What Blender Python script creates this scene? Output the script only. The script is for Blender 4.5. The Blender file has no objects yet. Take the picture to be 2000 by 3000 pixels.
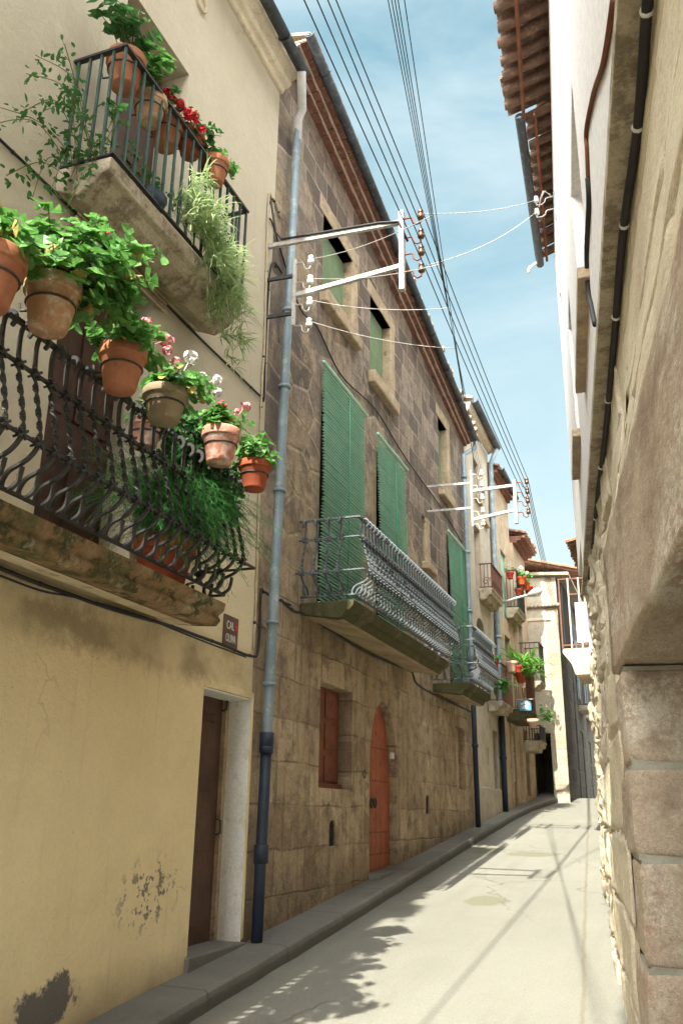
import bpy, bmesh, math, random
from mathutils import Vector, Matrix, noise
R = random.Random(7)
S = bpy.context.scene
COL = S.collection
PI = math.pi
rad = math.radians
# ------------------------------------------------------------------ camera model (x across the street, y along it, z up)
FW = Vector((-0.334308, 0.884720, 0.324820)); RT = Vector((0.937054, 0.348898, 0.014122)); UP = Vector((0.100835, -0.309095, 0.945671))
FL = 2576.1; EYE = 1.6
def ray(px, py): return RT * ((px - 1000) / FL) + UP * (-(py - 1500) / FL) + FW
def X(px, py, x):
    r = ray(px, py); t = x / r.x; return (r.y * t, EYE + r.z * t)          # -> (y, z) on the plane x
def Yp(px, py, y):
    r = ray(px, py); t = y / r.y; return (r.x * t, EYE + r.z * t)          # -> (x, z) on the plane y
def PX(px, py, x):
    y, z = X(px, py, x); return Vector((x, y, z))
def PY(px, py, y):
    x, z = Yp(px, py, y); return Vector((x, y, z))
def G(x, y):
    return 0.0944 * min(y, 21.3) - 0.0045 * x - max(0, y - 21.3) * 0.03
F = -3.08            # plane of the left hand facades
# ------------------------------------------------------------------ mesh helpers
class MB:
    def __init__(s): s.v = []; s.f = []; s.sm = []
    def add(s, vs, fs, smooth=False):
        o = len(s.v); s.v += [tuple(v) for v in vs]; s.f += [tuple(i + o for i in f) for f in fs]; s.sm += [smooth] * len(fs); return s
    def box(s, a, b):
        x0, y0, z0 = a; x1, y1, z1 = b
        return s.add([(x0,y0,z0),(x1,y0,z0),(x1,y1,z0),(x0,y1,z0),(x0,y0,z1),(x1,y0,z1),(x1,y1,z1),(x0,y1,z1)],
              [(0,3,2,1),(4,5,6,7),(0,1,5,4),(1,2,6,5),(2,3,7,6),(3,0,4,7)])
    def quad(s, *p): return s.add(p, [tuple(range(len(p)))])
    def bar(s, p, q, w, h=None, upv=(0,0,1)):
        p, q = Vector(p), Vector(q); h = h or w; d = (q - p).normalized(); u = Vector(upv)
        if abs(d.dot(u)) > .95: u = Vector((1,0,0))
        a = d.cross(u).normalized() * w / 2; b = a.cross(d).normalized() * h / 2
        vs = [p-a-b, p+a-b, p+a+b, p-a+b, q-a-b, q+a-b, q+a+b, q-a+b]
        return s.add(vs, [(0,3,2,1),(4,5,6,7),(0,1,5,4),(1,2,6,5),(2,3,7,6),(3,0,4,7)])
    def tube(s, pts, r, n=8, cap=True, twist=None, smooth=True, flat=None):
        pts = [Vector(p) for p in pts]; m = len(pts); rs = r if isinstance(r, (list, tuple)) else [r] * m
        vs = []; ref = None
        for i, p in enumerate(pts):
            d = (pts[min(i+1, m-1)] - pts[max(i-1, 0)])
            d = d.normalized() if d.length > 1e-9 else Vector((0,0,1))
            if ref is None:
                ref = Vector((0,0,1)) if abs(d.z) < .9 else Vector((1,0,0))
            a = d.cross(ref)
            if a.length < 1e-4: a = d.cross(Vector((0,1,0.1)))
            a.normalize(); b = a.cross(d).normalized(); ref = b
            tw = twist[i] if twist else 0
            for k in range(n):
                t = 2*PI*k/n + (PI/4 if flat else 0); ca, sa = math.cos(t), math.sin(t)*(flat[i] if flat else 1); vs.append(p + (a*(ca*math.cos(tw)-sa*math.sin(tw)) + b*(ca*math.sin(tw)+sa*math.cos(tw)))*rs[i])
        fs = [(i*n+k, i*n+(k+1) % n, (i+1)*n+(k+1) % n, (i+1)*n+k) for i in range(m-1) for k in range(n)]
        if cap: fs += [tuple(range(n))[::-1], tuple(range((m-1)*n, m*n))]
        return s.add(vs, fs, smooth)
    def lathe(s, prof, n=24, c=(0,0,0), axis=None, smooth=True):
        vs = []; m = len(prof)
        for r, z in prof:
            for k in range(n):
                t = 2*PI*k/n; vs.append((r*math.cos(t), r*math.sin(t), z))
        if axis is not None:
            q = Vector((0,0,1)).rotation_difference(Vector(axis)); vs = [q @ Vector(v) for v in vs]
        vs = [Vector(v) + Vector(c) for v in vs]
        fs = [(i*n+k, i*n+(k+1) % n, (i+1)*n+(k+1) % n, (i+1)*n+k) for i in range(m-1) for k in range(n)]
        return s.add(vs, fs, smooth)
    def prism(s, poly, y0, y1):            # profile of (x, z) points swept along y
        n = len(poly); vs = [(x, y0, z) for x, z in poly] + [(x, y1, z) for x, z in poly]
        return s.add(vs, [tuple(range(n)), tuple(range(n, 2*n))[::-1]] + [(i, i+n, (i+1) % n+n, (i+1) % n) for i in range(n)])
    def build(s, name, m=None, parent=None, bevel=0, fixn=True):
        me = bpy.data.meshes.new(name); me.from_pydata(s.v, [], s.f); me.polygons.foreach_set('use_smooth', s.sm)
        if fixn and len(s.f) < 60000:
            bm = bmesh.new(); bm.from_mesh(me); bmesh.ops.recalc_face_normals(bm, faces=bm.faces); bm.to_mesh(me); bm.free()
        me.update(); o = bpy.data.objects.new(name, me); COL.objects.link(o)
        if m: me.materials.append(m)
        if parent: o.parent = parent; o.matrix_parent_inverse = parent.matrix_basis.inverted()
        if bevel:
            b = o.modifiers.new('Bevel', 'BEVEL'); b.width = bevel; b.segments = 2; b.limit_method = 'ANGLE'; b.angle_limit = rad(40)
        return o
def tag(o, label=None, cat=None, group=None, kind=None):
    if label: o['label'] = label
    if cat: o['category'] = cat
    if group: o['group'] = group
    if kind: o['kind'] = kind
    return o
def empty(name, loc, label, cat, group=None):
    o = bpy.data.objects.new(name, None); COL.objects.link(o); o.location = loc; o.empty_display_size = .1
    return tag(o, label, cat, group)
def put(src, parent=None, loc=None, rot=None, scale=None):
    c = src.copy(); COL.objects.link(c); c.parent = parent
    c.matrix_parent_inverse = parent.matrix_basis.inverted() if parent else Matrix()
    if loc is not None: c.location = loc
    if rot is not None: c.rotation_euler = rot
    if scale is not None: c.scale = scale
    return c
# ------------------------------------------------------------------ materials
class NT:
    def __init__(s, name):
        s.m = bpy.data.materials.new(name); s.m.use_nodes = True; s.t = s.m.node_tree; s.n = s.t.nodes; s.b = s.n['Principled BSDF']
    def node(s, typ, **kw):
        n = s.n.new(typ)
        for k, v in kw.items():
            if k in n.inputs: n.inputs[k].default_value = v
            else: setattr(n, k, v)
        return n
    def link(s, a, b): s.t.links.new(a, b)
    def coord(s, sc=(1,1,1), out='Object'):
        tc = s.node('ShaderNodeTexCoord'); mp = s.node('ShaderNodeMapping'); mp.inputs['Scale'].default_value = sc
        s.link(tc.outputs[out], mp.inputs[0]); return mp.outputs[0]
    def noise(s, vec, scale, detail=6, rough=.6, dist=0):
        n = s.node('ShaderNodeTexNoise'); n.inputs['Scale'].default_value = scale; n.inputs['Detail'].default_value = detail
        n.inputs['Roughness'].default_value = rough; n.inputs['Distortion'].default_value = dist
        s.link(vec, n.inputs['Vector']); return n.outputs['Fac']
    def ramp(s, fac, *stops):
        r = s.node('ShaderNodeValToRGB'); e = r.color_ramp.elements
        while len(e) < len(stops): e.new(.5)
        for el, (p, c) in zip(e, stops):
            el.position = p; el.color = (c, c, c, 1) if isinstance(c, (int, float)) else (*c, 1)
        s.link(fac, r.inputs[0]); return r.outputs[0]
    def mix(s, fac, a, b, mode='MIX'):
        m = s.node('ShaderNodeMix', data_type='RGBA', blend_type=mode)
        for sock, v in ((m.inputs[0], fac), (m.inputs[6], a), (m.inputs[7], b)):
            if isinstance(v, (int, float)): sock.default_value = v
            elif isinstance(v, tuple): sock.default_value = (*v, 1)
            else: s.link(v, sock)
        return m.outputs[2]
    def math(s, op, a, b=None, clamp=False):
        m = s.node('ShaderNodeMath', operation=op); m.use_clamp = clamp
        for i, v in enumerate((a, b)):
            if v is None: continue
            if isinstance(v, (int, float)): m.inputs[i].default_value = v
            else: s.link(v, m.inputs[i])
        return m.outputs[0]
    def sep(s, vec):
        n = s.node('ShaderNodeSeparateXYZ'); s.link(vec, n.inputs[0]); return n.outputs
    def comb(s, x, y, z):
        n = s.node('ShaderNodeCombineXYZ')
        for i, v in enumerate((x, y, z)):
            if isinstance(v, (int, float)): n.inputs[i].default_value = v
            else: s.link(v, n.inputs[i])
        return n.outputs[0]
    def done(s, col, rough=.85, bump=None, strength=.4, dist=.01, metal=0, spec=.3):
        if isinstance(col, tuple): s.b.inputs['Base Color'].default_value = (*col, 1)
        else: s.link(col, s.b.inputs['Base Color'])
        if isinstance(rough, (int, float)): s.b.inputs['Roughness'].default_value = rough
        else: s.link(rough, s.b.inputs['Roughness'])
        s.b.inputs['Metallic'].default_value = metal; s.b.inputs['Specular IOR Level'].default_value = spec
        if bump is not None:
            b = s.node('ShaderNodeBump'); b.inputs['Strength'].default_value = strength; b.inputs['Distance'].default_value = dist
            s.link(bump, b.inputs['Height']); s.link(b.outputs[0], s.b.inputs['Normal'])
        return s.m
def simple(name, c, c2=None, scale=8, rough=.8, bump=.3, metal=0, c3=None, fine=60, spec=.3, dist=.006):
    t = NT(name); v = t.coord(); c2 = c2 or tuple(k*.75 for k in c)
    n = t.noise(v, scale); col = t.ramp(n, (.35, c2), (.65, c))
    if c3: col = t.mix(t.ramp(t.noise(v, scale*2.7, 8, .7), (.52, 0), (.68, 1)), col, c3)
    fn = t.noise(v, fine, 4); col = t.mix(.25, col, t.ramp(fn, (.3, .25), (.7, 1)), 'MULTIPLY')
    return t.done(col, rough, fn, bump, dist, metal, spec)
M = {}
def plaster_yellow():
    t = NT('ochre_plaster'); v = t.coord(); xyz = t.sep(v)
    big = t.noise(v, .7, 5, .55); col = t.ramp(big, (.3, (.74,.605,.36)), (.7, (.82,.70,.45)))
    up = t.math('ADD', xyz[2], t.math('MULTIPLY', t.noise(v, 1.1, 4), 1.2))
    col = t.mix(t.ramp(t.math('MULTIPLY', up, .12), (.36, 0), (.52, 1)), col, t.ramp(big, (.3, (.50,.44,.325)), (.7, (.565,.51,.39))))  # cream upper coat, its tone also lowered to offset stronger light up there
    mott = t.noise(v, 5, 7, .65); col = t.mix(.35, col, t.ramp(mott, (.3, .82), (.6, 1)), 'MULTIPLY')
    h = t.math('SUBTRACT', xyz[2], t.math('MULTIPLY', xyz[1], .0944))
    hn = t.math('ADD', h, t.math('MULTIPLY', t.noise(v, 2.2, 7, .65), .5))
    col = t.mix(t.ramp(hn, (.22, .85), (.62, 0)), col, (.26,.19,.12))
    dy = t.math('SUBTRACT', xyz[1], 4.1); dz = t.math('SUBTRACT', h, .28)
    d = t.math('ADD', t.math('MULTIPLY', dy, dy), t.math('MULTIPLY', t.math('MULTIPLY', dz, dz), 3.5))
    d = t.math('ADD', d, t.math('MULTIPLY', t.noise(v, 6, 7, .7), .32))
    col = t.mix(t.ramp(d, (.19, 1), (.215, 0)), col, (.15,.14,.13))
    dy = t.math('SUBTRACT', xyz[1], 4.98); dz = t.math('SUBTRACT', h, .66)
    d = t.math('ADD', t.math('MULTIPLY', dy, dy), t.math('MULTIPLY', t.math('MULTIPLY', dz, dz), 2.5))
    chip = t.noise(v, 17, 5, .65)
    msk = t.math('MULTIPLY', t.ramp(d, (.03, 1), (.16, 0)), t.ramp(chip, (.55, 0), (.57, 1)))
    col = t.mix(msk, col, (.23,.20,.16))
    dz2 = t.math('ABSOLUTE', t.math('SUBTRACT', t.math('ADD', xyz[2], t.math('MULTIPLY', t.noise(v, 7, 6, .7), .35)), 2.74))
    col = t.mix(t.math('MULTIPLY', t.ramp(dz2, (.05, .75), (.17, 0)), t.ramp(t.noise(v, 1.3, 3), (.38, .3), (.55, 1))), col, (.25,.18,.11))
    st = t.noise(t.coord((1, 9, .35)), 1.6, 5, .6); col = t.mix(t.ramp(st, (.6, 0), (.8, .35)), col, (.36,.28,.18))
    ck = t.node('ShaderNodeTexVoronoi', feature='DISTANCE_TO_EDGE'); wv = t.node('ShaderNodeVectorMath', operation='MULTIPLY_ADD'); nn = t.node('ShaderNodeTexNoise'); nn.inputs['Scale'].default_value = 3; nn.inputs['Detail'].default_value = 6; t.link(v, nn.inputs['Vector']); t.link(nn.outputs['Color'], wv.inputs[0]); wv.inputs[1].default_value = (.5, .5, .5); t.link(v, wv.inputs[2]); t.link(wv.outputs[0], ck.inputs['Vector']); ck.inputs['Scale'].default_value = .8
    cr = t.math('MULTIPLY', t.ramp(ck.outputs['Distance'], (.002, 1), (.006, 0)), t.ramp(t.noise(v, .9, 3), (.60, 0), (.68, .5))); col = t.mix(cr, col, (.36,.28,.17))
    col = t.mix(t.ramp(t.noise(v, 26, 4, .6), (.70, 0), (.74, .55)), col, (.30,.22,.13))
    fine = t.noise(v, 70, 5, .7); b = t.math('ADD', t.math('SUBTRACT', fine, t.math('MULTIPLY', msk, 2.5)), t.math('MULTIPLY', t.noise(v, 7, 5), 2.6))
    col = t.mix(.3, col, t.ramp(fine, (.3, .7), (.6, 1)), 'MULTIPLY')
    return t.done(col, .92, b, .45, .012)
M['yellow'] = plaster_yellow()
def stone(name, c1, c2, mortar, bw=.5, bh=.29, distort=.09, msize=.02, mvis=(.35, 1), top=None, damp=True, lich=(.10,.085,.07), yz=True, bump=.7):
    t = NT(name); v = t.coord(); xyz = t.sep(v)
    w = t.comb(xyz[1], xyz[2], 0) if yz else t.comb(xyz[0], xyz[2], 0)
    nz = t.node('ShaderNodeTexNoise'); nz.inputs['Scale'].default_value = 1.7; nz.inputs['Detail'].default_value = 5; t.link(v, nz.inputs['Vector'])
    sub = t.node('ShaderNodeVectorMath', operation='MULTIPLY_ADD'); t.link(nz.outputs['Color'], sub.inputs[0])
    sub.inputs[1].default_value = (distort*4, distort*2.2, 0); t.link(w, sub.inputs[2])
    br = t.node('ShaderNodeTexBrick'); t.link(sub.outputs[0], br.inputs['Vector']); br.inputs['Scale'].default_value = 1
    br.inputs['Brick Width'].default_value = bw; br.inputs['Row Height'].default_value = bh; br.inputs['Mortar Size'].default_value = msize
    br.inputs['Mortar Smooth'].default_value = .35; br.inputs['Color1'].default_value = (0,0,0,1); br.inputs['Color2'].default_value = (1,1,1,1); br.inputs['Mortar'].default_value = (.5,.5,.5,1)
    rnd = br.outputs['Color']; mo = br.outputs['Fac']
    base = t.noise(v, 2.3, 8, .65); f = t.math('ADD', t.math('MULTIPLY', rnd, .42), t.math('MULTIPLY', base, .62))
    col = t.ramp(f, (.28, c1), (.72, c2))
    if top:
        k = t.ramp(t.math('MULTIPLY', t.math('ADD', xyz[2], t.math('MULTIPLY', t.noise(v, .9, 5), 2.2)), .1), (.50, 0), (.62, 1))
        col = t.mix(k, col, t.ramp(f, (.25, top[0]), (.75, top[1])))
    mv = t.math('MULTIPLY', mo, t.ramp(t.noise(v, .8, 4, .55), (.38, mvis[0]), (.6, mvis[1])))
    if top: mv = t.math('MULTIPLY', mv, t.ramp(t.math('MULTIPLY', xyz[2], .1), (.42, .3), (.62, 1)))
    col = t.mix(mv, col, mortar)
    li = t.noise(v, 4.2, 9, .72); col = t.mix(t.ramp(li, (.53, 0), (.66, .8)), col, lich)
    run = t.noise(t.coord((1, 7, .45)), 1.5, 6, .65); col = t.mix(t.ramp(run, (.52, 0), (.72, .6)), col, tuple(k*.8 for k in lich))
    if damp:
        h = t.math('SUBTRACT', xyz[2], t.math('MULTIPLY', xyz[1], .0944)); hn = t.math('ADD', h, t.math('MULTIPLY', t.noise(v, 2.6, 6, .6), .6))
        col = t.mix(t.ramp(hn, (.25, .7), (.75, 0)), col, (.12,.09,.07))
    fine = t.noise(v, 45, 6, .7); col = t.mix(.45, col, t.ramp(fine, (.3, .45), (.65, 1)), 'MULTIPLY')
    b = t.math('ADD', t.math('MULTIPLY', mo, -1.1), t.math('ADD', t.math('MULTIPLY', fine, .6), t.math('MULTIPLY', t.noise(v, 6, 7, .7), 1.9)))
    return t.done(col, .93, b, bump, .03)
def old_facade():
    t = NT('weathered_brown_masonry'); v = t.coord(); xyz = t.sep(v); w = t.comb(xyz[1], xyz[2], 0)
    nz = t.node('ShaderNodeTexNoise'); nz.inputs['Scale'].default_value = 2.3; nz.inputs['Detail'].default_value = 4; t.link(v, nz.inputs['Vector'])
    def warp(ax, az):
        k = t.node('ShaderNodeVectorMath', operation='MULTIPLY_ADD'); t.link(nz.outputs['Color'], k.inputs[0]); k.inputs[1].default_value = (ax, az, 0); t.link(w, k.inputs[2]); return k.outputs[0]
    br = t.node('ShaderNodeTexBrick'); t.link(warp(.13, .10), br.inputs['Vector']); br.inputs['Scale'].default_value = 1; br.inputs['Brick Width'].default_value = .47; br.inputs['Row Height'].default_value = .27
    br.inputs['Mortar Size'].default_value = .011; br.inputs['Mortar Smooth'].default_value = .5; br.inputs['Color1'].default_value = (0,0,0,1); br.inputs['Color2'].default_value = (1,1,1,1); br.inputs['Mortar'].default_value = (.5,.5,.5,1); br.offset_frequency = 2; br.squash = .72; br.squash_frequency = 3
    m2 = t.node('ShaderNodeMapping'); t.link(warp(.10, .10), m2.inputs[0]); m2.inputs['Scale'].default_value = (1.9, 2.9, 1)
    def vor(feat):
        n = t.node('ShaderNodeTexVoronoi', feature=feat, voronoi_dimensions='2D'); n.inputs['Scale'].default_value = 1; n.inputs['Randomness'].default_value = .72; t.link(m2.outputs[0], n.inputs['Vector']); return n
    edge = t.ramp(vor('DISTANCE_TO_EDGE').outputs['Distance'], (.012, 1), (.07, 0)); vr = t.sep(vor('F1').outputs['Color'])[0]
    pos = t.math('ADD', t.math('MULTIPLY', t.math('SUBTRACT', xyz[1], 8.4), .30), t.math('MULTIPLY', t.math('SUBTRACT', xyz[2], 6.1), .55))
    ash = t.ramp(t.math('ADD', pos, t.math('MULTIPLY', t.math('SUBTRACT', t.noise(v, 1.0, 4), .5), 1.6)), (.30, 0), (.5, 1))
    mo = t.mix(ash, edge, br.outputs['Fac']); rnd = t.mix(ash, vr, br.outputs['Color'])
    base = t.noise(v, 2.6, 9, .66); f = t.math('ADD', t.math('MULTIPLY', rnd, .50), t.math('MULTIPLY', base, .56))
    col = t.ramp(f, (.30, (.25,.185,.12)), (.52, (.44,.335,.22)), (.74, (.60,.475,.325)))
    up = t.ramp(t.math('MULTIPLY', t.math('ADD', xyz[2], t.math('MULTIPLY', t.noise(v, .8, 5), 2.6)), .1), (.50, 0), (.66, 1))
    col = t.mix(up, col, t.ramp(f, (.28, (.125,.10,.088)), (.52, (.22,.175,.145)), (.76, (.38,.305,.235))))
    low = t.ramp(t.math('MULTIPLY', t.math('ADD', xyz[2], t.noise(v, 1.2, 4)), .1), (.38, 0), (.46, 1))
    vis = t.mix(ash, t.math('MULTIPLY', low, t.ramp(t.noise(v, .9, 4, .55), (.40, .1), (.6, .7))), t.ramp(t.noise(v, 1.3, 4, .6), (.33, .35), (.5, 1)))
    joint2 = t.node('ShaderNodeTexBrick'); t.link(warp(.10, .07), joint2.inputs['Vector']); joint2.inputs['Scale'].default_value = 1; joint2.inputs['Brick Width'].default_value = .62; joint2.inputs['Row Height'].default_value = .34; joint2.inputs['Mortar Size'].default_value = .012; joint2.inputs['Mortar Smooth'].default_value = .8; joint2.inputs['Color1'].default_value = (0,0,0,1); joint2.inputs['Color2'].default_value = (1,1,1,1)
    lowk = t.math('SUBTRACT', 1, low); j2 = t.math('MULTIPLY', t.math('MULTIPLY', joint2.outputs['Fac'], lowk), t.ramp(t.noise(v, 1.6, 4), (.42, .15), (.6, 1)))
    col = t.mix(t.math('MULTIPLY', mo, vis), col, (.54,.445,.335))
    col = t.mix(t.math('MULTIPLY', j2, .75), col, (.15,.11,.075)); col = t.mix(t.math('MULTIPLY', lowk, .5), col, t.ramp(joint2.outputs['Color'], (.2, (.27,.195,.125)), (.8, (.60,.475,.325))))
    pl = t.noise(v, 1.15, 7, .6, .3); pm = t.math('MULTIPLY', t.ramp(pl, (.50, 0), (.56, .8)), t.math('SUBTRACT', 1, t.math('MULTIPLY', ash, .85)))
    col = t.mix(pm, col, t.ramp(t.noise(v, 5, 6), (.3, (.40,.295,.19)), (.7, (.52,.41,.27))))
    col = t.mix(t.ramp(t.noise(v, 4.5, 9, .74), (.49, 0), (.63, .75)), col, (.145,.115,.092))
    run = t.noise(t.coord((1, 6, .4)), 1.7, 7, .68); col = t.mix(t.ramp(run, (.50, 0), (.70, .65)), col, (.15,.12,.095))
    h = t.math('SUBTRACT', xyz[2], t.math('MULTIPLY', xyz[1], .0944)); hn = t.math('ADD', h, t.math('MULTIPLY', t.noise(v, 2.6, 6, .6), .7))
    col = t.mix(t.ramp(hn, (.3, .6), (.85, 0)), col, (.13,.095,.07))
    fine = t.noise(v, 42, 7, .74); col = t.mix(.5, col, t.ramp(fine, (.32, .5), (.56, 1.15)), 'MULTIPLY')
    b = t.math('ADD', t.math('ADD', t.math('MULTIPLY', t.math('MULTIPLY', mo, vis), -.9), t.math('MULTIPLY', j2, -.7)), t.math('ADD', t.math('MULTIPLY', fine, .7), t.math('MULTIPLY', t.noise(v, 6, 8, .72), 2.4)))
    return t.done(col, .94, t.math('ADD', b, t.math('MULTIPLY', pm, .5)), .85, .035)
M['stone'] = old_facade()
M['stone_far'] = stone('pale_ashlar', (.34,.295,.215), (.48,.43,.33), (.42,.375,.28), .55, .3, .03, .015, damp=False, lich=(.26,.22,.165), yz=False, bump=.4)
M['stone_dark'] = stone('shaded_street_ashlar', (.085,.075,.065), (.15,.13,.11), (.17,.15,.13), .5, .3, .06, damp=False)  # the shade of the far lane is put into this dark stone colour
M['trim_stone'] = simple('dressed_stone', (.52,.41,.27), (.38,.29,.19), 5, .9, .5, c3=(.22,.175,.13), fine=40, dist=.012)
def rubble():
    t = NT('rough_sandstone'); v = t.coord((1, .36, 1))
    big = t.noise(v, 1.1, 6, .6); col = t.ramp(big, (.3, (.52,.445,.31)), (.55, (.69,.605,.44)), (.75, (.62,.54,.42)))
    col = t.mix(t.ramp(t.noise(v, 3.1, 8, .7), (.5, 0), (.72, .6)), col, (.38,.27,.18))
    col = t.mix(t.ramp(t.noise(v, 6.5, 7, .7), (.56, 0), (.72, .6)), col, (.66,.57,.42))
    fine = t.noise(v, 55, 7, .75); col = t.mix(.5, col, t.ramp(fine, (.32, .5), (.6, 1.1)), 'MULTIPLY')
    sp = t.noise(v, 150, 3, .8); col = t.mix(t.ramp(sp, (.56, 0), (.66, .55)), col, (.24,.17,.14)); col = t.mix(t.ramp(sp, (.30, .4), (.38, 0)), col, (.74,.69,.58))
    b = t.math('ADD', t.math('MULTIPLY', fine, .8), t.math('ADD', t.math('MULTIPLY', sp, .5), t.math('MULTIPLY', t.noise(v, 12, 6, .7), 1.3)))
    return t.done(col, .95, b, .55, .016)
M['rubble'] = rubble()
M['pale_render'] = simple('pale_old_render', (.52,.475,.385), (.42,.375,.29), 2.4, .92, .5, c3=(.35,.30,.225), fine=40)
M['joint'] = simple('lime_joint', (.40,.38,.31), (.30,.285,.225), 6, .95, .6)
def granite():
    t = NT('door_jamb_granite'); v = t.coord((1, .36, 1)); big = t.noise(v, 3.1, 8, .68); col = t.ramp(big, (.33, (.27,.195,.14)), (.5, (.48,.385,.28)), (.66, (.42,.325,.26)))
    col = t.mix(t.ramp(t.noise(v, 4.4, 8, .7), (.53, 0), (.62, .8)), col, (.62,.56,.45)); col = t.mix(t.ramp(t.noise(v, 3.3, 7, .7, .4), (.52, 0), (.64, .65)), col, (.33,.17,.105)); col = t.mix(t.math('MULTIPLY', t.ramp(t.noise(v, 1.7, 4), (.5, 0), (.6, 1)), t.ramp(t.noise(v, 42, 6, .8), (.48, 0), (.56, .8))), col, (.70,.66,.56))
    fine = t.noise(v, 60, 7, .78); col = t.mix(.55, col, t.ramp(fine, (.32, .48), (.6, 1.1)), 'MULTIPLY')
    sp = t.noise(v, 165, 3, .8); col = t.mix(t.ramp(sp, (.56, 0), (.66, .6)), col, (.17,.115,.10)); col = t.mix(t.ramp(sp, (.30, .5), (.38, 0)), col, (.72,.66,.56))
    return t.done(col, .93, t.math('ADD', t.math('ADD', fine, t.math('MULTIPLY', sp, .6)), t.math('MULTIPLY', t.noise(v, 9, 6, .7), 1.2)), .55, .014)
M['jamb'] = granite()
M['white'] = simple('cream_render', (.50,.47,.385), (.45,.42,.345), 1.4, .9, .3, fine=50)
M['grey'] = simple('grey_render', (.55,.49,.39), (.43,.375,.29), 1.6, .92, .4, c3=(.33,.29,.23), fine=45)
M['ochre2'] = simple('tan_render', (.54,.43,.30), (.40,.31,.21), 2, .92, .4, c3=(.28,.215,.15), fine=45)
M['reveal'] = simple('whitewashed_reveal', (.82,.81,.76), (.74,.73,.67), 4, .9, .6, c3=(.66,.63,.54), fine=50)
M['cornice'] = simple('cornice_plaster', (.74,.65,.49), (.62,.54,.40), 4, .9, .4, c3=(.48,.42,.31))
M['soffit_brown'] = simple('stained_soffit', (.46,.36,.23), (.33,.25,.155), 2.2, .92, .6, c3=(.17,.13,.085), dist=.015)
def moss(name, c1, c2, c3, spots=(.07,.072,.028), k=.8):
    t = NT(name); v = t.coord(); col = t.ramp(t.noise(v, 3.1, 8, .7), (.34, c1), (.5, c2), (.64, c3))
    col = t.mix(t.math('MULTIPLY', t.ramp(t.noise(v, 7, 9, .75), (.50, 0), (.58, 1)), k), col, spots)
    col = t.mix(t.math('MULTIPLY', t.ramp(t.noise(v, 5, 8, .75), (.34, 1), (.42, 0)), k*.6), col, tuple(min(.8, a*1.5) for a in c1))
    fine = t.noise(v, 48, 7, .75); col = t.mix(.5, col, t.ramp(fine, (.3, .45), (.6, 1.1)), 'MULTIPLY'); return t.done(col, .95, t.math('ADD', fine, t.math('MULTIPLY', t.noise(v, 9, 7, .7), 1.5)), .6, .014)
M['moss'] = moss('mossy_slab', (.33,.285,.195), (.27,.165,.085), (.12,.115,.05), (.06,.062,.026), .95)
M['moss_green'] = moss('green_moss_slab', (.10,.085,.04), (.06,.062,.024), (.15,.12,.07))
M['slab'] = moss('weathered_slab', (.52,.455,.345), (.44,.375,.275), (.36,.30,.22), (.15,.12,.085), .65)
M['soffit'] = simple('slab_soffit', (.70,.60,.42), (.56,.47,.32), 3, .92, .4, c3=(.30,.23,.15))
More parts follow.
